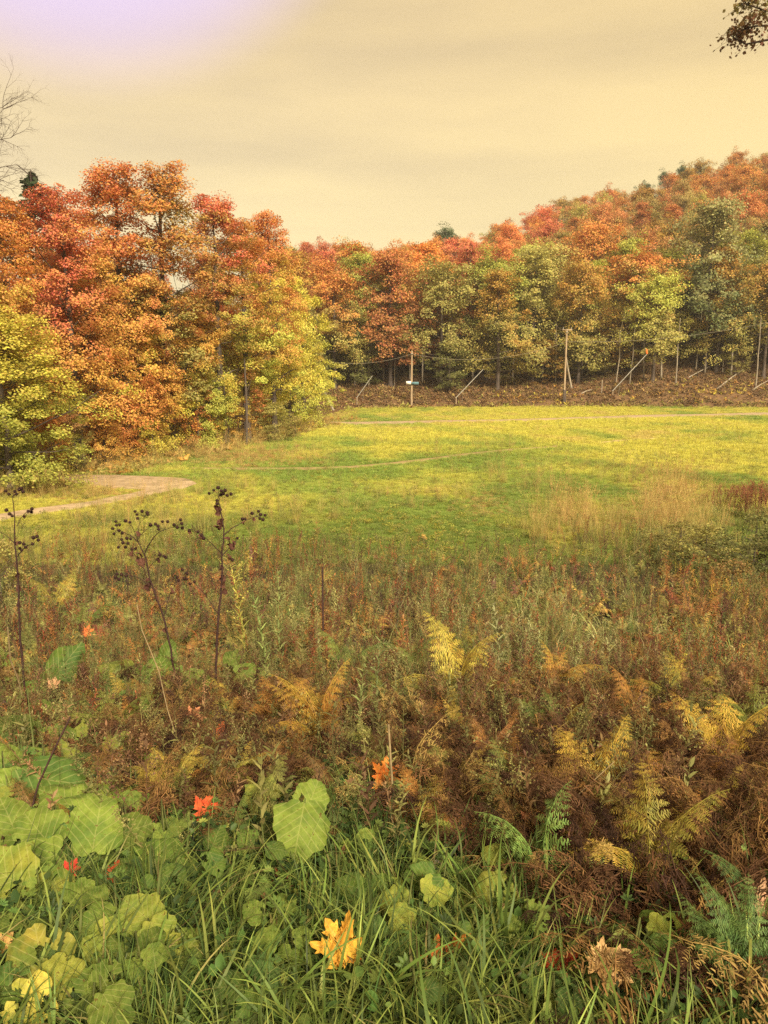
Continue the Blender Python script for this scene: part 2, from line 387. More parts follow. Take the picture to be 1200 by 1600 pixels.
M_deadwood = solid('bleached_wood', (0.20, 0.17, 0.13), (0.38, 0.32, 0.25), 7, 0.85, 0.5, 0.01)
M_pole = solid('weathered_pole_wood', (0.24, 0.17, 0.11), (0.42, 0.32, 0.22), 4, 0.85, 0.5, 0.01, 6, (3, 3, 0.3))
M_metal = solid('galvanised_metal', (0.24, 0.23, 0.21), (0.36, 0.34, 0.31), 6, 0.5, 0.1, 0.002, 3, metal=0.3)
M_wire = solid('cable', (0.16, 0.14, 0.11), (0.24, 0.21, 0.17), 2, 0.6, 0.1, 0.002)
M_orange = solid('orange_paint', (0.65, 0.14, 0.03), (0.75, 0.20, 0.05), 9, 0.6, 0.1, 0.002)
M_white = solid('white_paint', (0.62, 0.64, 0.66), (0.78, 0.78, 0.76), 5, 0.6, 0.1, 0.002)
M_blue = solid('blue_panel_paint', (0.08, 0.17, 0.22), (0.13, 0.24, 0.28), 5, 0.6, 0.1, 0.002)
M_stalk = solid('dry_dark_stalk', (0.022, 0.011, 0.011), (0.06, 0.03, 0.026), 60, 0.8, 0.4, 0.002)
M_burr = solid('dark_burr', (0.02, 0.009, 0.009), (0.05, 0.022, 0.02), 90, 0.8, 0.2, 0.001)
M_tan = solid('straw_stem', (0.15, 0.11, 0.06), (0.28, 0.21, 0.11), 40, 0.8, 0.2, 0.001)
M_greenstem = solid('green_stem', (0.09, 0.12, 0.035), (0.17, 0.19, 0.06), 40, 0.6, 0.2, 0.001)

# ------------------------------------------------------------------ colours
def C(*a): return np.array(a, float)
RED = C(.56, .175, .095); REDOR = C(.60, .235, .09); ORANGE = C(.62, .265, .08); AMBER = C(.62, .36, .09); YELLOW = C(.60, .50, .09)
LIME = C(.46, .46, .09); OLIVE = C(.33, .29, .09); GREEN = C(.20, .20, .065); DGREEN = C(.05, .075, .035); RUST = C(.42, .19, .08); BROWN = C(.15, .07, .035)
TAN = C(.38, .275, .10); DBROWN = C(.07, .032, .02)
def meadow_color(x, y):
    n1 = fbm(x * 0.10, y * 0.07, 11); n2 = fbm(x * 0.45, y * 0.30, 23); n3 = fbm(x * .05, y * .16, 31)
    green = C(.21, .28, .055); yg = C(.46, .43, .08); tan = C(.44, .34, .12); dk = C(.16, .21, .045)
    a = sstep(.38, .62, n1 * .6 + n2 * .4 + .10 * sstep(26, 50, y) - .04 + .10 * sstep(-4, 16, x))[:, None]
    c = green * (1 - a) + yg * a
    t = (sstep(.56, .70, n3 * .5 + n2 * .5) * (0.35 + .65 * sstep(24, 34, y)))[:, None]
    c = c * (1 - t * .75) + tan * t * .75
    d = (sstep(.58, .72, 1 - n2) * .6 * (1 - sstep(28, 45, y)))[:, None]
    return c * (1 - d) + dk * d

# ------------------------------------------------------------------ setting: ground, road, paths
def build_ground():
    ys = np.concatenate([np.arange(-30, 0, 3.0), np.arange(0, 9, 0.16), np.arange(9, 26, 0.4), np.arange(26, 100, 0.8), np.arange(100, 260, 4.0), np.arange(264, 431, 12)])
    xs1 = np.concatenate([np.arange(0, 6, 0.16), np.arange(6, 20, 0.5), np.arange(20, 60, 1.2), np.arange(60, 160, 5), np.arange(170, 431, 13)])
    xs = np.concatenate([-xs1[::-1][:-1], xs1])
    X, Y = np.meshgrid(xs, ys); x = X.ravel(); y = Y.ravel(); z = H(x, y)
    V = np.stack([x, y, z], 1); nx = len(xs); ny = len(ys)
    i, j = np.meshgrid(np.arange(nx - 1), np.arange(ny - 1)); a = (j * nx + i).ravel()
    F = np.stack([a, a + 1, a + 1 + nx, a + nx], 1)
    md = meadow_color(x, y) * 0.75
    soil = C(.045, .03, .02) * np.ones((len(x), 1)); litter = C(.14, .085, .045) * (0.7 + .6 * fbm(x * .8, y * .8, 9)[:, None])
    w = sstep(15, 21, y)[:, None]; c = soil * (1 - w) + md * w
    b = sstep(-1.5, 0.5, y - foot(x) + 2 * (fbm(x * .4, y * .4, 2) - .5))[:, None]; c = c * (1 - b) + litter * b
    lw = sstep(0, 2.5, (-6.5 - (65 - y) * .24) - x + (fbm(x * .3, y * .3, 8) - .5) * 3)[:, None] * (y > 27)[:, None]
    c = c * (1 - lw) + C(.13, .075, .035) * lw
    me = mesh_np('ground', V, F, M_ground, smooth=True, col=c)
    tag(obj('ground', me), 'grassy bank, mown meadow and wooded hillside', None, None, 'structure')
build_ground()
ROADS = []                          # (polyline in plan, half widths) kept free of grass
def strip(name, pts, hw, mat, lift, label, ragged=0.25, n=240):
    pts = np.array(pts, float); hw = np.array(hw, float)
    s = np.concatenate([[0], np.cumsum(np.linalg.norm(np.diff(pts, axis=0), axis=1))]); t = np.linspace(0, s[-1], n)
    p = np.stack([np.interp(t, s, pts[:, 0]), np.interp(t, s, pts[:, 1])], 1); w = np.interp(t, s, hw)
    for _ in range(6): p[1:-1] = (p[:-2] + p[1:-1] * 2 + p[2:]) / 4
    ROADS.append((p, w))
    d = np.gradient(p, axis=0); d /= np.linalg.norm(d, axis=1)[:, None]; nrm = np.stack([-d[:, 1], d[:, 0]], 1)
    cols = 7; V = []
    for k in range(cols):
        q = (k / (cols - 1) * 2 - 1)
        ww = w * (1 + ragged * (fbm(t * 0.9, np.full(n, k * 3.3), 4 + (k > 3)) - .5) * 2)
        xy = p + nrm * (q * ww)[:, None]
        z = H(xy[:, 0], xy[:, 1]) + lift * (1 - 0.9 * abs(q) ** 4) + .012 * (vnoise(xy[:, 0] * 2, xy[:, 1] * 2, 1) - .5)
        V.append(np.column_stack([xy, z]))
    V = np.stack(V, 1).reshape(-1, 3); a = (np.arange(n - 1)[:, None] * cols + np.arange(cols - 1)[None]).ravel()
    F = np.stack([a, a + 1, a + 1 + cols, a + cols], 1)
    return tag(obj(name, mesh_np(name, V, F, mat, smooth=True)), label, None, None, 'structure')
def gp(u, v): return G(u, v)[:2]
road_pts = [gp(u, v) for u, v in ((470, 661), (520, 661), (640, 660), (800, 657), (950, 653), (1100, 649), (1200, 647))]
road_pts = [road_pts[0] + np.array([-14, 2.0])] + road_pts + [road_pts[-1] + np.array([25, 1.5])]
strip('dirt_road', road_pts, [1.1, 1.3, 1.5, 1.5, 1.6, 1.8, 1.9, 2.0, 2.0], M_dirt, .05, 'pale dirt road across the far side of the meadow')
strip('dirt_path', [gp(u, v) for u, v in ((-160, 845), (-60, 822), (0, 808), (70, 797), (150, 787), (215, 774), (262, 762))], [.5, .5, .55, .55, .5, .5, .6], M_dirt, .05, 'narrow bare path joining the sandy turnaround')
strip('dirt_path', [gp(u, v) for u, v in ((60, 741), (110, 746), (170, 750), (225, 754), (262, 757), (300, 754))], [.5, .9, 1.5, 1.9, 1.7, .5], M_dirt, .055, 'wide sandy turnaround beside the left woodland')
strip('dirt_path', [gp(u, v) for u, v in ((300, 732), (380, 733), (470, 733), (560, 730), (640, 722), (720, 712), (800, 703), (880, 697))], [.2, .4, .45, .42, .4, .4, .4, .2], solid('trodden_earth', (.26, .19, .09), (.36, .27, .13), 2, .95), .045, 'faint trodden track curving over the meadow', 0.6)
strip('dirt_path', [gp(u, v) for u, v in ((930, 693), (965, 689), (1010, 686), (1040, 684))], [.1, .25, .2, .05], M_dirt, .045, 'short bare streak in the meadow below the road', 0.6, 60)
def clear_of_roads(x, y, m=0.0):
    ok = np.ones(len(x), bool)
    for p, w in ROADS:
        q = p[::6]; ww = w[::6]
        for (a, b), r in zip(q, ww): ok &= (x - a) ** 2 + (y - b) ** 2 > (r * 0.92 + m) ** 2
    return ok

# ------------------------------------------------------------------ trees
def leaf_quads(mb, cen, nrm, size, fold=0.25, rnd=None):
    n = len(cen)
    nrm = nrm / (np.linalg.norm(nrm, axis=1)[:, None] + 1e-9)
    r = rng.normal(size=(n, 3)); a = np.cross(nrm, r); a /= np.linalg.norm(a, axis=1)[:, None] + 1e-9; b = np.cross(nrm, a)
    s = (size * rng.uniform(.65, 1.3, n))[:, None]
    V = np.stack([cen - a * s * .5, cen + b * s * .36 + nrm * s * fold * .4, cen + a * s * .55, cen - b * s * .36 + nrm * s * fold * .4], 1).reshape(-1, 3)
    F = np.arange(n * 4).reshape(n, 4)
    mb.add(V, F, rng.random(n) if rnd is None else rnd)
def make_tree(seed, Ht, base, Rc, limbs=26, sprays=220, per=80, leaf=.13, trunk_r=None, top=0.16, shape='oval', spray_r=.8, bark=None, upward=.55, trunk_bend=.008, name='broadleaf'):
    global rng
    keep = rng; rng = np.random.default_rng(seed)
    tb = MB(); cb = MB(); tr = trunk_r or Ht * .011
    zs = np.linspace(0, 1, 14)
    wob = np.cumsum(rng.normal(size=(14, 2)) * trunk_bend * Ht * .35, 0); wob -= wob[0]
    tp = np.column_stack([wob[:, 0] * zs, wob[:, 1] * zs, zs * Ht * .95]); tp[0, 2] = -.3
    tb.tube(tp, tr * (1.35 * (1 - zs) ** .8 + .12) * np.where(zs < .03, 1.5, 1), 8)
    cen = []; outd = []
    for k in range(limbs):
        f = (k + rng.uniform(0, .8)) / limbs; t = base * .85 + (.97 - base * .85) * f
        if shape == 'oval': prof = math.sin(math.pi * min(1, (.16 + .84 * f)) ** .8) ** .65
        elif shape == 'cone': prof = (1 - f) ** .8 + .08
        else: prof = math.sin(math.pi * (.3 + .7 * f)) ** .6
        prof = max(prof, .12)
        Ln = Rc * prof * rng.uniform(.65, 1.2)
        az = k * 2.39996 + rng.uniform(-.5, .5); el = upward * (.35 + 1.1 * f) * rng.uniform(.6, 1.3)
        p0 = np.array([np.interp(t, zs * .95, tp[:, 0]), np.interp(t, zs * .95, tp[:, 1]), t * Ht])
        d = np.array([math.cos(az), math.sin(az), 0])
        s = np.linspace(0, 1, 6)
        rise = min(Ln * math.tan(min(el, 1.1)), (Ht - p0[2]) * .8)
        lp = p0 + d * (s * Ln)[:, None] + np.array([0, 0, 1]) * (rise * s ** 1.15)[:, None] + np.cumsum(rng.normal(size=(6, 3)) * Ln * .035, 0) * (s > 0)[:, None]
        tb.tube(lp, tr * (.42 * (1 - t) + .12) * (1 - s * .8), 5, cap=False)
        ns = max(3, int(sprays / limbs * (.4 + 1.0 * prof)))
        for q in range(ns):
            ss = rng.uniform(.18, 1.0) ** .7; b0 = np.array([np.interp(ss, s, lp[:, i]) for i in range(3)])
            off = rng.normal(size=3) * np.array([1, 1, 1.15]) * (Ln * .22 + .014 * Ht) * (1.1 - ss * .4)
            e = b0 + off + d * .15
            if e[2] > Ht - .3: e[2] = Ht - rng.uniform(.2, 1) * (1 + math.hypot(e[0], e[1]))
            cen.append(e); outd.append(e - np.array([tp[8, 0], tp[8, 1], e[2] - 1.5]))
            if q % 2 == 0: tb.tube([b0, (b0 + e) / 2 + rng.normal(size=3) * .06, e], [tr * .1, tr * .07, tr * .03], 3, cap=False)
    for k in range(int(sprays * top)):                      # the leader's own tuft
        e = tp[-1] + rng.normal(size=3) * np.array([Rc * .22, Rc * .22, Ht * .05]) - np.array([0, 0, Ht * .03]); cen.append(e); outd.append(rng.normal(size=3) + [0, 0, 2])
    cen = np.array(cen); outd = np.array(outd); outd /= np.linalg.norm(outd, axis=1)[:, None]
    m = len(cen); cnt = rng.poisson(per, m).clip(per // 3)
    ci = np.repeat(np.arange(m), cnt); n = len(ci)
    rr = (spray_r * rng.uniform(.6, 1.3, m))[ci][:, None]
    loc = rng.normal(size=(n, 3)); loc = loc / np.linalg.norm(loc, axis=1)[:, None] * (rng.random((n, 1)) ** .45) * np.array([.92, .92, .5]) * rr
    loc[:, 2] -= .22 * (loc[:, 0] ** 2 + loc[:, 1] ** 2) / rr[:, 0]
    tilt = outd[ci] * .35
    nm = rng.normal(size=(n, 3)) * .5 + np.array([0, 0, .45]) + outd[ci] * .8
    cr = rng.random(m)[ci] * .55 + rng.random(n) * .45
    leaf_quads(cb, cen[ci] + loc, nm, leaf, rnd=cr)
    rng = keep
    return tb.mesh(name + '_trunk', bark or M_bark, True), cb.mesh(name + '_crown', M_tree)
def make_conifer(seed, Ht, Rc, leaf=.3):
    global rng
    keep = rng; rng = np.random.default_rng(seed)
    tb = MB(); cb = MB(); zs = np.linspace(0, 1, 6)
    tb.tube(np.column_stack([zs * 0, zs * .1, zs * Ht - .2]), Ht * .012 * (1.1 - zs), 7)
    for k in range(70):
        f = k / 70; z = Ht * (.12 + .86 * f); Ln = Rc * (1 - f) ** .75 * rng.uniform(.6, 1.15) + .15; az = rng.uniform(0, 6.283)
        d = np.array([math.cos(az), math.sin(az), -.12 + .3 * f]); s = rng.uniform(.1, 1, int(30 + 55 * (1 - f)))
        side = np.array([-d[1], d[0], 0])
        c = np.array([0, 0, z]) + d * (s * Ln)[:, None] + side * (rng.normal(size=len(s)) * .3 * Ln * (1.1 - s))[:, None] + np.array([0, 0, 1]) * (rng.normal(size=len(s)) * .08 - .1 * s * Ln)[:, None]
        leaf_quads(cb, c, rng.normal(size=(len(s), 3)) * .5 + [0, 0, 1], leaf)
        tb.tube([[0, 0, z], np.array([0, 0, z]) + d * Ln], [.03, .01], 3, cap=False)
    rng = keep
    return tb.mesh('spruce_trunk', M_bark, True), cb.mesh('spruce_crown', M_tree)

NEAR = [make_tree(101, 16, .16, 2.8, 34, 215, 170, .13, shape='oval', spray_r=.85, top=.06),
        make_tree(102, 16, .22, 2.5, 32, 195, 170, .13, shape='oval', spray_r=.8, top=.06),
        make_tree(103, 16, .12, 3.2, 36, 250, 165, .13, shape='cone', spray_r=.9, top=.05),
        make_tree(104, 16, .30, 2.6, 28, 160, 160, .13, shape='oval', spray_r=.75, top=.06, trunk_bend=.018)]
SAPL = [make_tree(111, 6, .08, 1.7, 24, 130, 60, .12, trunk_r=.05, shape='oval', spray_r=.55),
        make_tree(112, 6, .10, 2.1, 26, 150, 60, .12, trunk_r=.05, shape='cone', spray_r=.55),
        make_tree(113, 6, .05, 1.4, 22, 90, 50, .12, trunk_r=.045, shape='oval', spray_r=.5)]
FARV = [make_tree(121, 14, .24, 3.9, 24, 160, 90, .215, shape='round', spray_r=1.15, top=.08),
        make_tree(122, 14, .20, 3.5, 24, 155, 90, .215, shape='oval', spray_r=1.1, top=.08),
        make_tree(123, 14, .28, 4.2, 22, 155, 90, .215, shape='round', spray_r=1.2, top=.08),
        make_tree(124, 14, .18, 3.6, 26, 160, 88, .215, shape='cone', spray_r=1.1, top=.08),
        make_tree(125, 14, .36, 3.2, 20, 95, 70, .20, shape='oval', spray_r=.9, top=.08, trunk_bend=.03)]
CONI = make_conifer(131, 14, 2.8)
LOWT = [make_tree(141, 9, .05, 3.1, 34, 210, 150, .11, trunk_r=.11, shape='oval', spray_r=.7, top=.05), make_tree(142, 9, .08, 2.7, 32, 190, 150, .11, trunk_r=.10, shape='round', spray_r=.65, top=.05)]

def place_tree(kind, var, x, y, ht, wid, t1, t2, label, group=None, name='broadleaf_tree', refh=16.0, bark=None):
    z = H(x, y) - .05
    e = thing(name, label, 'tree', (x, y, z), rng.uniform(0, 6.28), group)
    s = (ht / refh * wid, ht / refh * wid, ht / refh)
    obj('trunk', var[0], e, scl=s); obj('crown', var[1], e, scl=s, tint=t1, tint2=t2)
    return e
def hue_word(c):
    r, g, b = c
    k = g / (r + 1e-6)
    if r < .12 and k > 1: return 'dark green'
    if k < .34: return 'red'
    if k < .42: return 'red-orange'
    if k < .5: return 'orange' if r > .45 else 'rusty'
    if k < .66: return 'amber' if r > .38 else 'brown-orange'
    if k < .86: return 'yellow' if r > .45 else 'tan'
    return 'yellow-green' if r > .36 else 'olive green'

# left woodland: (column, row of the foot, row of the top, variant, width, low tint, top tint, label)
LW = [
 (6, 772, 478, 0, 1.0, LIME * .8, YELLOW * .95, 'bright yellow-green maple at the left edge, lowest crown of the wood'),
 (-40, 765, 330, 1, 1.0, LIME, ORANGE, 'green and orange maple cut by the left picture edge'),
 (20, 742, 292, 0, .95, AMBER, ORANGE, 'orange maple behind the bright yellow-green one'),
 (120, 735, 280, 0, 1.0, AMBER, RED * 1.05, 'maple with an orange skirt and pinkish red top, below the spruce tops on its left'),
 (150, 722, 395, 2, 1.0, ORANGE * 1.05, AMBER, 'broad glowing orange maple standing in front of taller red ones'),
 (195, 715, 246, 1, 1.1, AMBER, REDOR, 'tallest maple of the left wood, brick red crown'),
 (232, 712, 430, 2, .8, YELLOW, REDOR, 'mixed yellow and scarlet maple behind the grassy verge'),
 (262, 708, 252, 3, 1.15, OLIVE, ORANGE * .85, 'tall thin-crowned maple with olive leaves turning rust at the top'),
 (300, 705, 480, 1, .8, LIME, AMBER, 'short green-gold maple under the tall thin-crowned one'),
 (345, 698, 298, 1, 1.0, LIME * .8, RED * 1.15, 'maple with a scarlet upper crown over green lower boughs'),
 (385, 692, 330, 3, 1.1, LIME * 1.15, ORANGE, 'maple with a straight bare trunk showing to the ground'),
 (428, 682, 323, 0, .82, YELLOW, REDOR * 1.05, 'narrow maple with a separate orange-red top at the end of the wood'),
 (452, 672, 428, 2, .95, LIME * 1.2, YELLOW * 1.1, 'golden green maple at the right end of the wood'),
 (475, 662, 520, 0, .9, LIME * 1.2, YELLOW, 'low golden maple overhanging the bend of the dirt road'),
]
for u, vb, vt, vi, wd, t1, t2, lab in LW:
    g = G(u, vb); top = P(u, vt, g[1]); ht = top[2] - g[2]
    if ht < 12.5: place_tree('near', LOWT[vi % 2], g[0], g[1] + .6, ht, wd * 9 / ht, t1, t2, lab, 'maples along the left wood edge', 'maple_tree', 9.0)
    else: place_tree('near', NEAR[vi], g[0], g[1] + .6, ht, wd, t1, t2, lab, 'maples along the left wood edge', 'maple_tree')
# deeper rows of the left wood
pal = [(OLIVE, REDOR), (LIME, AMBER), (OLIVE * 1.2, RUST), (ORANGE, RED), (GREEN * 1.2, OLIVE), (AMBER, REDOR)]
kk = 0
for row, (dx, dz) in enumerate(((-4.5, 3.0), (-9.5, 7.0), (-15, 11), (-21, 16))):
    for y0 in np.arange(33, 78, 5.6 + row * .8):
        x0 = -15.5 + (y0 - 31) * .25 + dx + rng.uniform(-1.3, 1.3); yy = y0 + dz + rng.uniform(-1.4, 1.4)
        t1, t2 = pal[(kk * 5 + row) % 6]; hh = rng.uniform(10.5, 13.3) - row * .3
        uu = proj((x0, yy, 8))[0]
        if uu < -160: continue
        lab = '%s tree in the %s row of the left wood' % (hue_word(t2), ('second', 'third', 'fourth', 'fifth')[row])
        place_tree('near', NEAR[(kk + row) % 4], x0, yy, hh, rng.uniform(.9, 1.15), t1, t2, lab, 'trees deeper in the left wood'); kk += 1
# saplings along the edge
SP = [(120, 738, 640, OLIVE, RUST, 'rust and olive sapling at the foot of the orange maple'), (165, 728, 612, AMBER, ORANGE, 'orange sapling on the wood edge above the sandy turnaround'),
      (205, 722, 610, ORANGE, REDOR, 'slender red-orange sapling with a dark stem at the meadow edge'), (240, 716, 585, YELLOW, ORANGE, 'gold and orange sapling left of the grassy verge'),
      (275, 708, 600, ORANGE, AMBER, 'orange sapling rising behind the grassy verge'), (305, 704, 560, ORANGE, TAN * 1.2, 'pale orange sapling with sparse leaves, tallest of the saplings'),
      (335, 700, 610, YELLOW, LIME, 'yellow-green sapling between the orange ones'), (358, 697, 590, AMBER, YELLOW, 'amber sapling left of the bare maple trunk'),
      (405, 690, 605, AMBER, REDOR, 'small orange sapling right of the bare maple trunk'), (88, 748, 650, YELLOW, ORANGE, 'sunny orange-tipped sapling beside the yellow-green maple'),
      (20, 765, 630, LIME, LIME, 'low green sapling at the left picture edge'), (185, 716, 600, BROWN * 1.5, RUST, 'dull rust sapling in the shade of the tallest maple')]
for i, (u, vb, vt, t1, t2, lab) in enumerate(SP):
    g = G(u, vb); ht = P(u, vt, g[1])[2] - g[2]
    place_tree('s', SAPL[i % 3], g[0], g[1], ht, .85, t1, t2, lab, 'saplings along the left wood edge', 'maple_sapling', 6.0)
for u, vb, vt, w, t1, t2, lab in ((430, 690, 628, 1.7, OLIVE * .9, OLIVE * 1.3, 'round olive shrub at the meadow end of the wood'), (462, 684, 650, 1.6, OLIVE, TAN, 'small dull green shrub right of the round olive one')):
    g = G(u, vb); ht = P(u, vt, g[1])[2] - g[2]
    e = thing('shrub', lab, 'shrub', (g[0], g[1], g[2] - .05), .4, 'shrubs at the end of the left wood')
    obj('stems', SAPL[0][0], e, scl=(ht / 6 * w, ht / 6 * w, ht / 6)); obj('foliage', SAPL[0][1], e, scl=(ht / 6 * w, ht / 6 * w, ht / 6), tint=t1, tint2=t2)
# spruces behind
for u, vt, y, w, lab in ((45, 258, 62, 1.2, 'tall dark spruce top rising behind the red maples'), (72, 284, 66, 1.1, 'lower dark spruce top right of the tall one')):
    p = P(u, vt, y); ht = p[2] - H(p[0], y)
    place_tree('c', CONI, p[0], y, ht, w, DGREEN * .9, DGREEN * 1.3, lab, 'spruces behind the left wood', 'spruce_tree', 14.0)

# the hillside forest
def hill_tints(u, v, fr):
    q = random.random()
    up = float(sstep(560, 400, v)) if v < 560 else 0
    if fr < 9:
        opts = [(OLIVE, LIME * .9), (OLIVE * .9, OLIVE * 1.25), (GREEN * 1.2, LIME * .8), (OLIVE, AMBER * .7), (OLIVE * 1.1, ORANGE * .8), (RUST, REDOR * .85)]
        w = [3, 1.6, .5, 3.8, 4, 1.6]
    elif u < 560:
        opts = [(RUST, RED * .9), (OLIVE, ORANGE * .8), (OLIVE, OLIVE * 1.3), (ORANGE * .7, REDOR)]; w = [3, 2, 1.5, 2]
    elif u < 700:
        opts = [(OLIVE, LIME * .85), (OLIVE * 1.1, ORANGE * .9), (AMBER * .6, ORANGE), (GREEN, OLIVE)]; w = [2, 2.5, 3, 1]
    elif u < 860:
        opts = [(OLIVE, ORANGE * .9), (ORANGE * .7, REDOR), (OLIVE, LIME * .85), (REDOR * .8, RED), (AMBER * .6, ORANGE)]; w = [2, 2.5, 1.5, 1.5, 2]
    else:
        opts = [(AMBER * .55, ORANGE * .8), (OLIVE, AMBER * .6), (RUST, REDOR * .8), (OLIVE, TAN * .95), (OLIVE * 1.1, RUST * 1.2), (OLIVE * .9, OLIVE * 1.4)]; w = [3.5, 3, 1, 2.5, 2, 1.2]
    a, b = random.choices(opts, w)[0]; s = random.uniform(.95, 1.3)
    return a * s, b * s
pts = []
r2 = random.Random(5)
for trial in range(20000):
    y = 93 + (CREST + 8 - 93) * r2.random() ** .9; x = r2.uniform(-.15, .58) * y
    s = y - foot(x)
    if s < 4.5: continue
    md = 4.5 if s < 20 else 5.4 + (s - 20) * .010
    if all((x - a) ** 2 + (y - b) ** 2 > md * md for a, b in pts): pts.append((x, y))
    if len(pts) >= 286: break
for (x, y) in pts:
    fr = y - foot(x) - 9; z = H(x, y); ht = r2.uniform(10.5, 14.5)
    if fr < 12: ht = r2.uniform(12.5, 16)
    u, v = proj((x, y, z + ht * .85)); t1, t2 = hill_tints(u, v, fr)
    where = 'right above the bank' if fr < 9 else ('low on the hillside' if fr < 30 else ('half-way up the hillside' if fr < 62 else ('high on the hillside' if fr < 84 else 'on the hill crest')))
    side = 'behind the left wood' if u < 500 else ('above the shorter pole' if u < 680 else ('near the middle' if u < 840 else ('above the tallest pole' if u < 960 else ('above the orange-tipped lance' if u < 1080 else 'at the far right end'))))
    place_tree('f', FARV[r2.randrange(5)], x, y, ht, r2.uniform(.9, 1.15) if fr < 20 else r2.uniform(.72, 1.0), t1, t2, '%s tree %s, %s' % (hue_word(t2), where, side), 'trees of the hillside forest', 'broadleaf_tree', 14.0)
UNDER = []
for k in range(30):
    x = r2.uniform(-16, 55); y = float(foot(x)) + r2.uniform(5.5, 18)
    if all((x - a) ** 2 + (y - b) ** 2 > 6 for a, b in UNDER): UNDER.append((x, y))
for x, y in UNDER:
    u, v = proj((x, y, H(x, y) + 3))
    side = 'left of the shorter pole' if u < 640 else ('between the poles' if u < 880 else ('right of the tallest pole' if u < 1050 else 'at the far right'))
    t1 = [OLIVE * .8, GREEN, OLIVE, AMBER * .5][r2.randrange(4)]
    place_tree('s', SAPL[r2.randrange(3)], x, y, r2.uniform(4.5, 7.5), r2.uniform(1.2, 1.6), t1, t1 * 1.25, 'low %s tree in the forest edge, %s' % (hue_word(t1), side), 'understorey trees at the forest edge', 'understorey_tree', 6.0)
for u, vt, y, w, kind, t, lab in ((700, 356, 170, 1.0, 1, C(.10, .13, .06), 'grey-green tree sticking up above the skyline left of the red ones'),
        (1040, 268, 192, .6, 1, DGREEN * 1.5, 'dark green tree on the crest near the top of the hill'), (1010, 286, 192, .6, 0, DGREEN * 1.4, 'dark green tree lower on the crest line'),
        (1068, 258, 194, .55, 1, DGREEN * 1.6, 'topmost dark green tree of the crest line')):
    p = P(u, vt, y); ht = p[2] - H(p[0], y)
    place_tree('f', FARV[kind], p[0], y, ht, w, t, t * 1.3, lab, 'dark trees on the skyline', 'broadleaf_tree', 14.0)
for u, vt, y, lab in ((605, 386, 175, 'small dark spruce tip on the low skyline'), (622, 392, 176, 'lower dark spruce tip beside the first')):
    p = P(u, vt, y); ht = p[2] - H(p[0], y)
    place_tree('c', CONI, p[0], y, ht, .9, DGREEN, DGREEN * 1.2, lab, 'spruces on the skyline', 'spruce_tree', 14.0)
# pale-leaved tall willow-like tree on the right
g = G(1120, 590); p = P(1120, 310, g[1] + 3)
place_tree('f', FARV[1], p[0], g[1] + 3, p[2] - H(p[0], g[1] + 3), 1.0, C(.16, .18, .07), C(.36, .33, .14), 'tall pale silvery-green tree rising from the bank on the right', None, 'willow_tree', 14.0)

# thin bare stems in the wood's dark edge
stem_me = []
for k in range(3):
    b = MB(); t = np.linspace(0, 1, 7); rr = np.random.default_rng(k)
    b.tube(np.column_stack([np.cumsum(rr.normal(size=7) * .04), np.cumsum(rr.normal(size=7) * .04), t * 9 - .3]), .09 * (1.1 - t * .7), 6)
    for q in range(5):
        z = rr.uniform(3, 8.5); a = rr.uniform(0, 6.28); b.tube([[0, 0, z], [math.cos(a) * .7, math.sin(a) * .7, z + .5]], [.02, .008], 3, cap=False)
    stem_me.append(b.mesh('bare_trunk', M_barkpale, True))
for k in range(30):
    u = 520 + 690 * (k + r2.random() * .8) / 30; v = r2.uniform(590, 610) - (u > 900) * r2.uniform(0, 16); g = G(u, v)
    if g[1] > 130: continue
    big = r2.uniform(.6, 1.5)
    o = obj('bare_stemmed_tree', stem_me[k % 3], None, g, (r2.uniform(-.05, .05), r2.uniform(-.05, .05), r2.uniform(0, 6)), (big, big, r2.uniform(.7, 1.1)))
    side = 'left of the shorter pole' if u < 640 else ('between the poles' if u < 880 else ('right of the tallest pole' if u < 1010 else 'at the far right'))
    tag(o, '%s bare tree at the forest edge, %s' % ('slender' if big < 1 else 'stout', side), 'tree', 'bare stems along the forest edge')

for u, v, vt, k, lab in ((386, 697, 560, .75, 'tall bare dark trunk standing clear at the front of the left wood'), (353, 699, 590, .5, 'thin bare stem just left of the tall clear trunk in the left wood'), (310, 706, 610, .45, 'thin dark-footed stem among saplings in the left wood')):
    g = G(u, v); h = P(u, vt, g[1])[2] - g[2]; b = MB(); b.tube([[0, 0, -.2], [.06, 0, h * .5], [0, .05, h]], [.11 * k, .09 * k, .06 * k], 7); b.tube([[.05, 0, h * .6], [.5, 0, h * .8]], [.03 * k, .01], 4); tag(obj('bare_stemmed_tree', b.mesh('bare_stemmed_tree', M_bark, True), None, g), lab, 'tree')

# ------------------------------------------------------------------ poles, wires, snow lances, fallen wood
def world_tube(name, pts, rad, mat, n=8, parent=None, smooth=True):
    b = MB(); b.tube(pts, rad, n); return obj(name, b.mesh(name, mat, smooth), parent)
def utility_pole(u, vb, vt, label, extra):
    g = G(u, vb); y = g[1]; top = P(u, vt, y); h = top[2] - g[2]
    e = thing('utility_pole', label, 'utility pole', g, 0, 'wooden utility poles below the hill')
    b = MB(); zz = np.linspace(-.3, h, 8); b.tube(np.column_stack([zz * 0, zz * 0, zz]), .125 - .035 * (zz / h).clip(0, 1), 10); obj('pole', b.mesh('pole', M_pole, True), e)
    return e, g, h
eA, gA, hA = utility_pole(643, 634, 548, 'shorter wooden utility pole with a small white and blue box halfway up', 0)
eB, gB, hB = utility_pole(881, 630, 514, 'tallest wooden utility pole, pale with a dark foot, top bracket', 0)
b = MB(); b.box((-.35, -.22, 2.55), (.55, .25, .34)); obj('meter_box', b.mesh('meter_box', M_white), eA)
b = MB(); b.box((.38, -.22, 2.5), (.8, .06, .28)); obj('panel', b.mesh('panel', M_blue), eA)
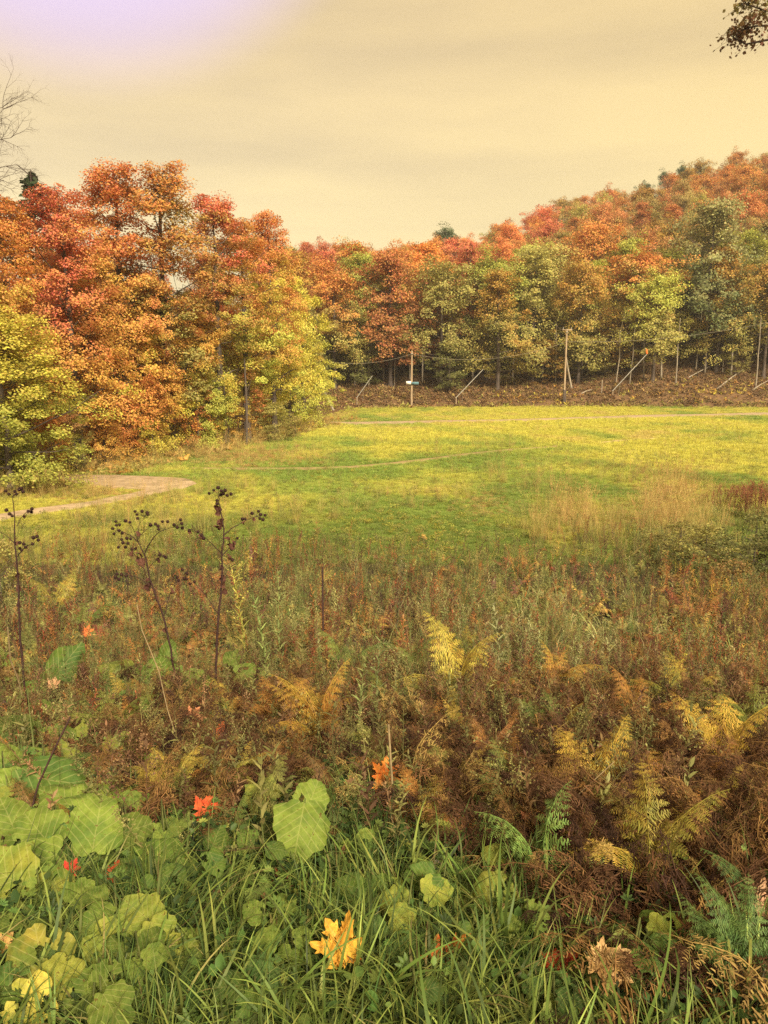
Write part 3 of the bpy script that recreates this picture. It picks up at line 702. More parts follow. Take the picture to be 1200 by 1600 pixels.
for e, h in ((eA, hA), (eB, hB)):
    b = MB(); b.tube([[-.12, -.16, h - .35], [.12, -.16, h - .35]], .05, 6); b.box((0, -.05, h - .35), (.1, .3, .08)); obj('insulator', b.mesh('insulator', M_metal), e)
b = MB(); b.box((.05, 0, hB - .1), (1.1, .12, .12)); obj('cross_arm', b.mesh('cross_arm', M_pole), eB)
for sx in (-.42, .5):
    b = MB(); b.tube([[sx, 0, hB - .04], [sx, 0, hB + .2]], [.05, .03], 6); obj('insulator', b.mesh('insulator', M_metal), eB)
b = MB(); b.tube([[0.02, -.05, -.25], [0.02, -.05, 1.5]], .21, 10); obj('foot_sleeve', b.mesh('foot_sleeve', M_bark, True), eB)
def sag(p, q, d, n=26):
    t = np.linspace(0, 1, n)[:, None]; w = p * (1 - t) + q * t; w[:, 2] -= (d * 4 * t * (1 - t))[:, 0]; return w
tA = np.array([gA[0], gA[1] - .1, gA[2] + hA - .35]); tB = np.array([gB[0], gB[1] - .1, gB[2] + hB - .5 - .9])
tL = P(440, 545, gA[1] - 1); tR = P(1330, 470, gB[1] + 2)
for p, q, d, lab in ((tL, tA, 1.3, 'overhead cable sagging from the left wood to the shorter pole'), (tA, tB, 1.2, 'overhead cable sagging between the two utility poles'), (tB, tR, 1.3, 'overhead cable running from the tallest pole out to the right')):
    tag(world_tube('overhead_cable', sag(p, q, d), .016, M_wire, 5), lab, 'cable', 'overhead cables')
# the pole the left and right cables go to
for t, lab in ((tR, 'wooden utility pole beyond the right picture edge'), (tL, 'wooden utility pole hidden among the maples')):
    zz = float(H(t[0], t[1])); o = world_tube('utility_pole', [[t[0], t[1], zz - .3], [t[0], t[1], t[2] + .4]], [.19, .13], M_pole, 10)
    tag(o, lab, 'utility pole', 'wooden utility poles below the hill')
def lance(u0, v0, u1, v1, label, cap, post=True, r=.075):
    a = P(u0, v0, G(u0, v0 + 10)[1]); y = a[1]; b_ = P(u1, v1, y + .6); r = r * .7
    g = np.array([a[0], a[1], float(H(a[0], a[1]))])
    e = thing('snow_lance', label, 'snow gun', g, 0, 'leaning snow lances on the bank')
    m = MB(); m.tube([a - g, b_ - g], [r, r * .8], 8); obj('lance_pipe', m.mesh('lance_pipe', M_metal, True), e)
    if post:
        m = MB(); m.tube([[0.05, .05, -.3], [0.05, .05, a[2] - g[2] + .1]], .07, 8); obj('post', m.mesh('post', M_pole, True), e)
        d = (b_ - a) / np.linalg.norm(b_ - a); m = MB(); m.tube([a - g + d * 1.3, a - g + np.array([.7, .1, -(a[2] - g[2])])], .02, 5); obj('guy_wire', m.mesh('guy_wire', M_wire), e)
    if cap is not None:
        m = MB(); m.tube([b_ - g, b_ - g + np.array([-.08, 0, .35]), b_ - g + np.array([-.1, 0, .55])], [.1, .12, .09], 8); obj('nozzle_head', m.mesh('nozzle_head', cap, True), e)
lance(957, 611, 1011, 553, 'leaning grey snow lance with an orange head, above the litter bank', M_orange)
lance(712, 622, 755, 577, 'leaning grey snow lance between the two utility poles', None)
lance(557, 622, 582, 587, 'small leaning snow lance left of the shorter pole', None, r=.06)
a = G(523, 641); bt = P(500, 598, a[1] + .3)
tag(world_tube('leaning_post', [a - [0, 0, .3], bt], [.13, .11], M_deadwood, 9), 'thick pale post leaning left beside the end of the wood', 'post')
a = G(893, 607); tag(world_tube('dead_tree', [a, P(888, 580, a[1]), P(882.5, 545, a[1])], [.14, .11, .08], M_deadwood, 8), 'leaning bleached dead trunk just right of the tallest pole', 'tree trunk')
for (u0, v0, u1, v1, r, lab) in ((1120, 610, 1160, 583, .11, 'pale broken birch trunk fallen on the right bank'), (1075, 592, 1120, 573, .08, 'thin fallen trunk lying uphill under the silvery tree'),
        (1175, 612, 1200, 600, .08, 'bleached fallen branch at the right end of the bank'), (908, 617, 925, 614, .08, 'short pale log lying right of the tallest pole')):
    a = G(u0, v0); c = G(u1, v1); tag(world_tube('fallen_trunk', [a + [0, 0, .15], (a + c) / 2 + [0, 0, .35], c + [0, 0, .4]], [r, r * .8, r * .5], M_deadwood, 7), lab, 'log')
for u, v, h, lab in ((940, 614, 1.5, 'thin upright stake left of the orange-headed lance'), (1000, 560, 0, '')):
    if h: g = G(u, v); tag(world_tube('stake', [g - [0, 0, .2], g + [0, 0, h]], .05, M_deadwood, 6), lab, 'stake')
def dead_snag(u, v, h, lab, seed):
    rr = np.random.default_rng(seed); g = G(u, v); m = MB(); pts_ = np.array([[0, 0, 0], [.3, 0, h * .4], [.2, .1, h * .75], [.6, 0, h]]); m.tube(pts_, [.09, .07, .045, .02], 6)
    for k in range(9):
        t = rr.uniform(.35, .95); p = np.array([np.interp(t, [0, .4, .75, 1], pts_[:, i]) for i in range(3)]); a_ = rr.uniform(-2, 2)
        m.tube([p, p + [a_ * .5, rr.uniform(-.4, .4), .6], p + [a_ * .9, rr.uniform(-.4, .4), 1.3]], [.03, .02, .008], 4, cap=False)
    tag(obj('dead_tree', m.mesh('dead_tree', M_deadwood, True), None, g), lab, 'tree')
dead_snag(962, 600, 8, 'thin bleached dead tree with bare twigs standing in the green foliage', 4)

# bare-branched tree at the left edge and the maple bough at the top right
def bare_tree():
    base = P(-75, 700, 33); base[2] = float(H(base[0], 33)); m = MB(); tp = P(-75, 60, 33)
    hgt = tp[2] - base[2]; rr = np.random.default_rng(3)
    m.tube([[0, 0, -.3], [.1, 0, hgt * .4], [-.1, 0, hgt * .75], [.2, 0, hgt]], [.24, .18, .11, .03], 9)
    e = thing('bare_tree', 'leafless tree at the upper left picture edge with fine drooping twigs', 'tree', base)
    obj('trunk', m.mesh('trunk', M_bark, True), e)
    def rec(b, p, d, ln, r, lv):
        n = 6; q = [p]; dd = d.copy()
        for i in range(n):
            dd = dd + rr.normal(size=3) * .10 + np.array([0, 0, -.012 if lv > 0 else -.03]); dd /= np.linalg.norm(dd); q.append(q[-1] + dd * ln / n)
        dd2 = dd
        b.tube(q, np.linspace(r, r * .35, n + 1), 4 if lv > 0 else 6, cap=False)
        if lv >= 3: return
        for k in range((9, 6, 4)[lv]):
            t = rr.integers(1, n + 1); s = rr.choice([-1, 1]); ax = np.cross(dd, [0, 1, 0]) ; ax /= np.linalg.norm(ax)
            nd = dd * .8 + ax * s * rr.uniform(.35, .8) + np.array([0, rr.normal() * .35, rr.uniform(-.1, .1)]); nd /= np.linalg.norm(nd)
            rec(b, q[t], nd, ln * rr.uniform(.35, .55), r * .45, lv + 1)
    for (u0, v0, u1, v1) in ((-75, 250, 30, 168), (-75, 290, 20, 215), (-75, 330, 14, 240), (-75, 215, -8, 130), (-75, 330, 6, 262), (-75, 230, 26, 195)):
        a = P(u0, v0, 33) - base; c = P(u1, v1, 33 - rr.uniform(-1, 1)) - base; b = MB(); d = c - a
        L0 = np.linalg.norm(d); rec(b, a, d / L0, L0 * .86, .024, 0); obj('branch', b.mesh('branch', M_stalk), e)
bare_tree()

def lobed_outline(kind, n=72, seed=0):
    """outline of a leaf in its own plane, stalk at (0,-.42), tip at (0,.58)"""
    rr = np.random.default_rng(seed)
    if kind == 'maple':
        tips = [(-150, .42), (-97, .62), (-44, .86), (0, 1.0), (44, .86), (97, .62), (150, .42)]
        pts_ = []
        for i, (a, r) in enumerate(tips):
            a = a + rr.uniform(-5, 5); r = r * rr.uniform(.9, 1.08)
            if i > 0:
                pa, pr = tips[i - 1]; ma = (pa + tips[i][0]) / 2; pts_.append((ma, .50 if abs(ma) < 60 else (.44 if abs(ma) < 80 else .34)))
            if r > .5:
                pts_ += [(a - 16, r * .62), (a - 18, r * .78), (a - 10, r * .73), (a - 6.5, r * .87), (a, r), (a + 6.5, r * .87), (a + 10, r * .73), (a + 18, r * .78), (a + 16, r * .62)]
            else: pts_ += [(a - 9, r * .75), (a, r), (a + 9, r * .75)]
        pts_ = [(-176, .10)] + pts_ + [(176, .10)]
        return np.array([[math.sin(R(a)) * r, math.cos(R(a)) * r - .42] for a, r in pts_])
    th = np.linspace(-math.pi, math.pi, n, endpoint=False); o = []
    for a in th:
        r = .5 * (1 + .12 * math.cos(a)) * (1 - .34 * math.exp(-((abs(a) - math.pi) / .28) ** 2))
        r *= 1 + .10 * math.exp(-((abs(a)) / .35) ** 2)
        r *= 1 + .035 * math.sin(a * 9 + seed) + .04 * math.sin(a * 4 + seed * 2) + .18 * (vnoise(np.array([a * 2.0 + seed * 9]), np.array([0.0]), seed)[0] - .5) + rr.uniform(-.034, .034)
        if kind == 'coltsfoot': r *= 1 + .10 * abs(math.sin(a * 3.5 + .3)) - .04
        w = 1.0 if kind == 'coltsfoot' else (.86 if kind == 'heart' else .45)
        o.append([math.sin(a) * r * w, math.cos(a) * r])
    return np.array(o)
def leaf_mesh(name, kind, seed, mat, cup=.12, wave=.05, curl=.1, holes=0.0, rings=9, fold=0.0):
    rr = np.random.default_rng(seed); o = lobed_outline(kind, 64, seed); n = len(o)
    c = np.array([0, -.05 if kind != 'maple' else -.2]); rs = np.linspace(0, 1, rings)[1:]
    P2 = [c[None]] + [c + (o - c) * r for r in rs]; P2 = np.vstack(P2)
    x, y = P2[:, 0], P2[:, 1]; r = np.hypot(x, y)
    z = cup * (x ** 2) * 2 - curl * (y + .1) ** 2 * np.sign(y) + wave * (fbm(x * 3 + seed, y * 3, seed, 3) - .5) * 2 * (.3 + r) * 2 + fold * np.abs(x)
    V = np.column_stack([x, y, z]); F3 = [[0, 1 + k, 1 + (k + 1) % n] for k in range(n)]; F4 = []
    for k in range(rings - 2):
        a = 1 + k * n; b = a + n
        for j in range(n): F4.append([a + j, b + j, b + (j + 1) % n, a + (j + 1) % n])
    F4 = np.array(F4)
    if holes:
        cc = V[F4].mean(1); hn = fbm(cc[:, 0] * 4.5 + seed * 7, cc[:, 1] * 4.5, seed + 3, 2); ed = np.hypot(cc[:, 0] - c[0], cc[:, 1] - c[1])
        keep = ~((hn > 1 - holes) & (ed > .12)); F4 = F4[keep]
    F3 = np.array(F3); me = mesh_np(name, V, [F3, F4], mat, uv=P2, smooth=True, rnd=rr.random(len(F3) + len(F4)), hh=np.zeros(len(V)) + .5)
    return me
MAPLE = [leaf_mesh('maple_leaf', 'maple', k, M_maple, cup=c_, wave=w_, curl=q_, rings=6, fold=f_) for k, (c_, w_, q_, f_) in enumerate(((.3, .10, .25, .1), (-.35, .16, .3, .25), (.5, .2, .5, .3), (.15, .08, -.2, .05), (-.6, .2, .7, -.3)))]
HEART = [leaf_mesh('broad_leaf', 'heart', 10 + k, M_bigleaf, cup=.25 * (-1) ** k, wave=.13, curl=.25, holes=h_) for k, h_ in enumerate((0, .27, .30, .0))]
COLT = [leaf_mesh('broad_leaf', 'coltsfoot', 20 + k, M_bigleaf, cup=.25 * (-1) ** k, wave=.13, curl=.2, holes=h_) for k, h_ in enumerate((0, .28, .33, .24))]
SMALLEAF = [leaf_mesh('small_leaf', kd, 30 + k, M_bigleaf, cup=.3, wave=.1, curl=.3, rings=3) for k, kd in enumerate(('heart', 'coltsfoot', 'heart'))]
LANCE = leaf_mesh('lance_leaf', 'lance', 40, M_bigleaf, cup=.5, wave=.1, curl=.35, rings=4)

def bough():
    """overhanging maple whose trunk stands outside the picture on the right"""
    yb = 24; tr = P(1420, 700, yb); tr[2] = float(H(tr[0], yb)); e = thing('maple_tree', 'dark maple bough hanging in from the upper right corner', 'tree', tr)
    top = P(1420, -300, yb)[2] - tr[2]; m = MB(); m.tube([[0, 0, -.3], [.1, 0, top * .5], [0, 0, top]], [.3, .22, .06], 9); obj('trunk', m.mesh('trunk', M_bark, True), e)
    rr = np.random.default_rng(8); cb = MB(); m = MB()
    for (u0, v0, pts_) in ((1420, 30, [(1300, 40), (1240, 50), (1200, 62), (1165, 69), (1148, 60), (1136, 52)]), (1420, -40, [(1280, 10), (1230, 12), (1198, 17), (1170, 8), (1158, 5)]),
                           (1420, 0, [(1290, 25), (1220, 40), (1185, 40), (1168, 43), (1158, 37)]), (1420, -80, [(1300, -60), (1230, -30), (1190, -12), (1170, -20)])):
        q = [P(u0, v0, yb) - tr] + [P(a, b_, yb + rr.uniform(-.5, .5)) - tr for a, b_ in pts_]
        m.tube(q, np.linspace(.06, .006, len(q)), 5, cap=False)
        q = np.array(q)
        for k in range(210):
            t = rr.uniform(.35, 1) ** .6 * (len(q) - 1); i = int(min(t, len(q) - 2)); p = q[i] * (1 - (t - i)) + q[i + 1] * (t - i)
            sp = .22 * (1 - .75 * t / (len(q) - 1)) + .03; c = p + rr.normal(size=3) * [sp, .4, sp * .7] + [0, 0, .04]
            s = rr.uniform(.055, .095); me = lobed_outline('maple', seed=k)[::2] * s; a = rr.normal(size=3); a /= np.linalg.norm(a); b2 = np.cross(a, rr.normal(size=3)); b2 /= np.linalg.norm(b2)
            V = c + me[:, :1] * a + me[:, 1:] * b2; n = len(V); cb.add(np.vstack([V, c]), [[j, (j + 1) % n, n] for j in range(n)], rr.random())
            if k % 4 == 0: m.tube([p, (p + c) / 2 + rr.normal(size=3) * .03, c], [.008, .005, .003], 3, cap=False)
    obj('branch', m.mesh('branch', M_stalk), e)
    obj('leaves', cb.mesh('leaves', M_tree), e, tint=BROWN, tint2=OLIVE * .7)
bough()
# ------------------------------------------------------------------ small plants (sources for the masses and for single plants)
def blade_strip(b, p0, az, ln, w, lean, droop, seg=5, rnd=None, twist=0.0):
    s = np.linspace(0, 1, seg + 1); th = lean + droop * s ** 1.5
    dx = np.cumsum(np.concatenate([[0], np.sin(th[:-1])])) * ln / seg; dz = np.cumsum(np.concatenate([[0], np.cos(th[:-1])])) * ln / seg
    d = np.array([math.cos(az), math.sin(az), 0]); sd = np.array([-math.sin(az + twist), math.cos(az + twist), 0])
    c = np.array(p0) + d * dx[:, None] + np.array([0, 0, 1.0]) * dz[:, None]
    ww = w * .5 * np.where(s < .25, .55 + 1.8 * s, 1.0) * (1 - s ** 2.6) + .0002
    V = np.concatenate([c - sd * ww[:, None], c + sd * ww[:, None]]); n = seg + 1
    F = [[i, i + 1, n + i + 1, n + i] for i in range(seg)]
    b.add(V, F, rnd if rnd is not None else random.random())
    return c
def tuft(name, n, L, W, rad, lean, droop, seg=5, seeds=0, straw=0.0):
    b = MB()
    for k in range(n):
        a = random.uniform(0, 6.283); r = rad * math.sqrt(random.random()); az = a + random.uniform(-.9, .9)
        blade_strip(b, (math.cos(a) * r, math.sin(a) * r, -.02), az, L * random.uniform(.5, 1.1), W * random.uniform(.6, 1.2), random.uniform(0, lean), droop * random.uniform(.2, 1.3), seg, twist=random.uniform(-.8, .8))
    for k in range(seeds):
        a = random.uniform(0, 6.283); r = rad * random.random(); c = blade_strip(b, (math.cos(a) * r, math.sin(a) * r, 0), a, L * random.uniform(1.2, 1.7), W * .35, .05, .5, seg)
        for q in range(16):
            t = c[-1] + (c[-3] - c[-1]) * random.random() * .8; e = t + np.array([random.gauss(0, .012), random.gauss(0, .012), .015])
            s = .004; b.add([t, e + [s, 0, 0], e + [0, 0, 2 * s], e - [s, 0, 0]], [[0, 1, 2, 3]])
    return b.mesh(name, M_grass)
GL = [tuft('long_grass', 16, .42, .010, .10, .8, 2.1, 8) for _ in range(2)] + [tuft('long_grass', 22, .36, .0065, .10, .8, 1.9, 8) for _ in range(2)]
GF = [tuft('fine_grass', 40, .33, .0034, .09, .7, 1.9, 6) for _ in range(3)]
GM = [tuft('turf', 70, .16, .012, .24, .6, .9, 2) for _ in range(4)]
GMN = [tuft('turf', 80, .16, .006, .16, .6, 1.0, 3) for _ in range(3)]
GD = [tuft('dry_grass', 26, .62, .0045, .12, .35, .9, 5, seeds=9) for _ in range(3)]

def frond(name, L, npair=16, pm=.30, m=9, arch=(1.25, -.25), crumple=0.0, droopy=.2, mat=None, seed=0, stalk=.22, lo=False, width=1.0):
    """one fern frond growing from its own base: a midrib with toothed side leaflets"""
    rr = np.random.default_rng(seed); b = MB(); n = 14; s = np.linspace(0, 1, n)
    th = arch[0] + (arch[1] - arch[0]) * s ** 1.3
    x = np.concatenate([[0], np.cumsum(np.cos(th[:-1]))]) * L / (n - 1); z = np.concatenate([[0], np.cumsum(np.sin(th[:-1]))]) * L / (n - 1)
    y = np.cumsum(rr.normal(size=n)) * L * (.006 + .02 * crumple)
    rc = np.column_stack([x, y, z]); b.tube(rc, np.linspace(.0028, .0008, n) * (L / .5), 3, rnd=.5, cap=False)
    tg = np.gradient(rc, axis=0); tg /= np.linalg.norm(tg, axis=1)[:, None]
    for i in range(npair):
        f = stalk + (1 - stalk) * (i + .5) / npair; g = (i + .5) / npair
        ln = L * pm * width * (min(1, .55 + g * 3) * (1 - g) ** .75 + .04)
        c = np.array([np.interp(f, s, rc[:, k]) for k in range(3)]); t = np.array([np.interp(f, s, tg[:, k]) for k in range(3)]); t /= np.linalg.norm(t)
        for sg in (-1, 1):
            sd = np.array([0, sg, 0.]); up = np.cross(t, sd) * sg; up = up / np.linalg.norm(up); up = up if up[2] > 0 else -up
            d = sd * .92 + t * .38 + up * (-droopy * rr.uniform(.3, 1.3)); d += rr.normal(size=3) * (.05 + crumple * .55); d /= np.linalg.norm(d)
            q = np.linspace(.04, 1, m); curl = (crumple * rr.uniform(.5, 2.4) + .15) * ln
            ax = c + d * (q * ln)[:, None] - np.array([0, 0, 1]) * (curl * q ** 2 * .6)[:, None] + t * (.10 * ln * q ** 2)[:, None]
            rv = rr.random()
            wl = ln * (.19 if not lo else .24) * (1 - q ** 1.8) ** .7 + ln * .015
            e = np.cross(up, d); e /= np.linalg.norm(e)
            if lo:
                A = ax - e * wl[:, None]; B_ = ax + e * wl[:, None]; wob = np.where(np.arange(m) % 2 == 0, 1.0, .45)[:, None]
                A = ax + (A - ax) * wob; B_ = ax + (B_ - ax) * wob
                V = np.concatenate([A, ax + up * .002, B_]); F = [[j, j + 1, m + j + 1, m + j] for j in range(m - 1)] + [[m + j, m + j + 1, 2 * m + j + 1, 2 * m + j] for j in range(m - 1)]
                b.add(V, F, rv)
            else:
                st = ln / m * .62; da = np.gradient(ax, axis=0); da /= np.linalg.norm(da, axis=1)[:, None]
                for h in (-1, 1):
                    tip = ax + e * h * wl[:, None] + da * (wl * .35)[:, None] + rr.normal(size=ax.shape) * (wl * (.05 + crumple * .9))[:, None]
                    V = np.stack([ax - da * st * .5, tip - da * st * .32, tip + da * st * .22, ax + da * st * .5], 1).reshape(-1, 3)
                    b.add(V, np.arange(m * 4).reshape(m, 4), np.clip(rv + rr.normal(size=m) * .1, 0, 1))
    return b.mesh(name, mat or M_fern)
FR = [frond('frond', .55, 21, .25, 12, (1.15, -.5), 0.14, .4, seed=1), frond('frond', .55, 17, .25, 10, (1.35, -.2), 0.2, .5, seed=2),
      frond('frond', .55, 19, .22, 9, (.95, -.8), 0.25, .5, seed=3), frond('frond', .55, 20, .27, 12, (1.4, .2), 0.16, .4, seed=4)]
FRLO = [frond('fern', .5, 12, .27, 5, (1.2, -.3), 0.1, .3, seed=11, lo=True), frond('fern', .5, 12, .24, 5, (1.35, .2), 0.25, .5, seed=12, lo=True), frond('fern', .5, 11, .3, 5, (.9, -.5), .2, .3, seed=13, lo=True)]
FRD = [frond('withered_fern', .5, 17, .23, 11, (1.3, -1.0), .55, .6, M_dead, seed=21), frond('withered_fern', .5, 17, .20, 11, (1.45, -.2), .8, .9, M_dead, seed=22),
       frond('withered_fern', .5, 17, .22, 11, (1.1, -1.6), .7, .5, M_dead, seed=23), frond('withered_fern', .45, 16, .24, 10, (.7, -.9), 1.0, .8, M_dead, seed=24)]
def multi(name, srcs, mat, copies):
    """join several copies of light meshes into one clump"""
    b = MB()
    for me, M_ in copies:
        n = len(me.vertices); co = np.zeros(n * 3, np.float32); me.vertices.foreach_get('co', co); co = co.reshape(-1, 3)
        Mx = np.array(M_.to_3x3()); co = co @ Mx.T + np.array(M_.translation)
        ft = {3: [], 4: []}; fr = {3: [], 4: []}; rn = np.zeros(len(me.polygons), np.float32); me.attributes['rnd'].data.foreach_get('value', rn)
        for p, r in zip(me.polygons, rn): ft[len(p.vertices)].append(list(p.vertices)); fr[len(p.vertices)].append(r)
        base = b.n; b.V.append(co); b.n += n; b.U.append(np.zeros((n, 2)))
        for k in (3, 4):
            if ft[k]: b.F[k].append(np.array(ft[k]) + base); b.R[k].append(np.array(fr[k]))
    return b.mesh(name, mat)
def TM(loc, rx, ry, rz, s): return Matrix.LocRotScale(Vector(loc), Euler((rx, ry, rz)), Vector((s, s, s)))
def ring(srcs, n, spread=.05, tilt=.25, s0=.7, s1=1.1):
    return [(random.choice(srcs), TM((random.gauss(0, spread), random.gauss(0, spread), random.uniform(-.03, .02)), random.gauss(0, tilt * .6), random.gauss(0, tilt), k * 6.283 / n + random.uniform(-.4, .4), random.uniform(s0, s1))) for k in range(n)]
CL_DEAD = [multi('withered_fern_clump', None, M_dead, ring(FRD, 6, .06)) for _ in range(4)]
CL_LO = [multi('fern_clump', None, M_fern, ring(FRLO, 5, .04)) for _ in range(3)]

def forb(name, ht, nl, ll, lw, seedhead=0, mat=None, lean=.1, branch=0):
    """an upright weed: stem with narrow leaves all the way up, and a plume or a cluster on top"""
    b = MB(); az = random.uniform(0, 6.28); s = np.linspace(0, 1, 6); ln = lean * ht
    st = np.column_stack([math.cos(az) * ln * s ** 2 + np.cumsum([random.gauss(0, .006) for _ in s]), math.sin(az) * ln * s ** 2, s * ht]); b.tube(st, np.linspace(.0035, .0015, 6), 3, rnd=.2, cap=False)
    for k in range(nl):
        t = .12 + .85 * (k + random.random()) / nl; c = np.array([np.interp(t, s, st[:, i]) for i in range(3)]); a = k * 2.4 + random.uniform(-.4, .4)
        blade_strip(b, c, a, ll * random.uniform(.6, 1.15) * (1.15 - .6 * t), lw * random.uniform(.7, 1.2), random.uniform(.6, 1.2), random.uniform(.2, 1.3), 3)
    for k in range(branch):
        t = random.uniform(.5, .95); c = np.array([np.interp(t, s, st[:, i]) for i in range(3)]); a = random.uniform(0, 6.28); e = c + np.array([math.cos(a) * .12, math.sin(a) * .12, .12]) * random.uniform(.6, 1.3)
        b.tube([c, e], [.0015, .001], 3, rnd=.2, cap=False)
        for q in range(seedhead // max(1, branch)):
            p = c + (e - c) * random.uniform(.3, 1.1) + np.array([random.gauss(0, .012) for _ in range(3)]); z = random.uniform(.004, .009); d = np.array([random.gauss(0, 1) for _ in range(3)]); d /= np.linalg.norm(d); f = np.cross(d, [0, 0, 1.]); f /= np.linalg.norm(f) + 1e-6
            b.add([p - d * z, p + f * z, p + d * z, p - f * z], [[0, 1, 2, 3]])
    if seedhead and not branch:
        for q in range(seedhead):
            t = random.uniform(.78, 1.02); c = np.array([np.interp(t, s, st[:, i]) for i in range(3)]); p = c + np.array([random.gauss(0, .018) for _ in range(3)]) * (1.3 - t * .5); z = random.uniform(.004, .009)
            d = np.array([random.gauss(0, 1) for _ in range(3)]); d /= np.linalg.norm(d); f = np.cross(d, [0, 0, 1.]); f /= np.linalg.norm(f) + 1e-6
            b.add([p - d * z, p + f * z, p + d * z, p - f * z], [[0, 1, 2, 3]])
    return b.mesh(name, mat or M_grass)
FB = [forb('weed', .75, 30, .12, .018, 60), forb('weed', .7, 26, .11, .02, 50, branch=6), forb('weed', .6, 32, .09, .016, 0), forb('weed', .8, 20, .13, .02, 90, branch=9), forb('weed', .7, 24, .15, .028, 0)]
FBD = [forb('dead_weed', .8, 14, .06, .007, 90, M_dead, .12, 10), forb('dead_weed', .75, 20, .07, .010, 80, M_dead), forb('dead_weed', .65, 10, .06, .012, 60, M_dead, .15, 6)]
def lowherb(name, n, ls, h, mat=None, kind=0):
    b = MB()
    for k in range(n):
        a = random.uniform(0, 6.28); r = random.uniform(.02, .17); c = np.array([math.cos(a) * r, math.sin(a) * r, h * random.uniform(.25, 1)]); nm = np.array([random.gauss(0, .5), random.gauss(0, .5), 1.]); nm /= np.linalg.norm(nm)
        d = np.cross(nm, [math.sin(a), -math.cos(a), 0]); d /= np.linalg.norm(d); e = np.cross(nm, d); s = ls * random.uniform(.5, 1.2); rv = random.random()
        for q in (range(-2, 3) if kind else (0,)):
            aa = q * .6; dd = d * math.cos(aa) + e * math.sin(aa); ee = np.cross(nm, dd); w = s * (.2 if kind else .36)
            b.add([c, c + dd * s * .35 + ee * w, c + dd * s * .75 + ee * w * .7, c + dd * s - nm * s * .15, c + dd * s * .75 - ee * w * .7, c + dd * s * .35 - ee * w], [[0, 1, 2, 3], [0, 3, 4, 5]], rv)
        if k % 2 == 0: b.tube([[c[0] * .3, c[1] * .3, 0], c], [.0012, .0008], 3, rnd=.1, cap=False)
    return b.mesh(name, mat or M_grass)
HB = [lowherb('low_herb', 44, .036, .15), lowherb('low_herb', 40, .034, .16, kind=1), lowherb('low_herb', 70, .02, .14, kind=1)]
b_ = MB()
def sticks(n, L, r):
    b = MB()
    for k in range(n):
        p = np.array([random.gauss(0, .10), random.gauss(0, .10), random.uniform(0, .1)]); a = random.uniform(0, 6.28); el = random.uniform(-.1, 1.3); l = L * random.uniform(.4, 1.2); d = np.array([math.cos(a) * math.cos(el), math.sin(a) * math.cos(el), math.sin(el)])
        b.tube([p, p + d * l * .5 + np.array([random.gauss(0, .015) for _ in range(3)]), p + d * l], [r, r * .8, r * .3], 3, cap=False)
    return b.mesh('dry_stems', M_dead)
STK = [sticks(18, .4, .0016) for _ in range(2)]
def curled(n):
    b = MB()
    for k in range(n):
        c = np.array([random.gauss(0, .09), random.gauss(0, .09), random.uniform(0, .05)]); s = random.uniform(.007, .02); r = Matrix.Rotation(random.uniform(0, 6.28), 3, 'Z') @ Matrix.Rotation(random.gauss(0, .6), 3, 'X')
        V = np.array([[x * random.uniform(.7, 1.2), y * random.uniform(1.1, 1.9), .9 * x * x / s + .8 * y * y / s + random.gauss(0, .4) * s] for y in (-s, 0, s) for x in (-s * (.5 if y else 1), 0, s * (.5 if y else 1))])
        b.add(V @ np.array(r).T + c, [[0, 1, 4, 3], [1, 2, 5, 4], [3, 4, 7, 6], [4, 5, 8, 7]])
    return b.mesh('leaf_litter', M_dead)
LIT = [curled(22) for _ in range(2)]

# ------------------------------------------------------------------ masses of plants
def logy(n, y0, y1, half=.57, pad=1.0, p=1.0):
    y = y0 * (y1 / y0) ** rng.random(n); x = rng.uniform(-1, 1, n) * (half * y + pad); return x, y
def rots(n, tilt=.12):
    return np.column_stack([rng.normal(size=n) * tilt, rng.normal(size=n) * tilt, rng.uniform(0, 6.283, n)])
def px(x, y, dz=.1):
    z = H(x, y) + dz; p = np.column_stack([x, y, z - CAMZ]); f = p @ FWD
    return 600 + FPX * (p @ RGT) / f, 800 - FPX * (p @ UPV) / f
def on_ground(x, y, dz=0.0): return np.column_stack([x, y, H(x, y) + dz])
def pickcol(n, cols, w, var=.18):
    i = rng.choice(len(cols), n, p=np.array(w) / np.sum(w)); c = np.array(cols)[i]; return c * rng.uniform(1 - var, 1 + var, (n, 1))
def blob(u, v, cu, cv, ru, rv): return np.exp(-(((u - cu) / ru) ** 2 + ((v - cv) / rv) ** 2))

# meadow turf
x, y = logy(60000, 16.5, 90, .6, 2)
edge = -6.0 - (65 - y) * .24
k = (y < foot(x) - .5) & clear_of_roads(x, y, .05) & (x > edge - 3) ; x, y = x[k], y[k]
c = meadow_color(x, y); n = len(x)
u, v = px(x, y)
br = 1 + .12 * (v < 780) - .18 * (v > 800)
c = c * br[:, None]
s = (.55 + .45 * sstep(18, 60, y)) * rng.uniform(.7, 1.4, n)
dryp = blob(u, v, 900, 800, 40, 18) + blob(u, v, 1050, 780, 45, 35) + .7 * blob(u, v, 760, 785, 35, 15) + .8 * blob(u, v, 150, 770, 110, 14) + .9 * blob(u, v, 380, 712, 90, 12) + .6 * blob(u, v, 1030, 800, 60, 30)
near_p = [GMN, GM]
i = rng.random(n) < dryp
c[i] = pickcol(i.sum(), [TAN, TAN * 1.1, C(.42, .25, .10)], [1, 1, 1])
scatter('meadow_grass', GM + GMN, on_ground(x, y), rots(n, .15), s, c * .85, c * 1.35, idx=np.where(y < 34, rng.integers(4, 7, n), rng.integers(0, 4, n)))
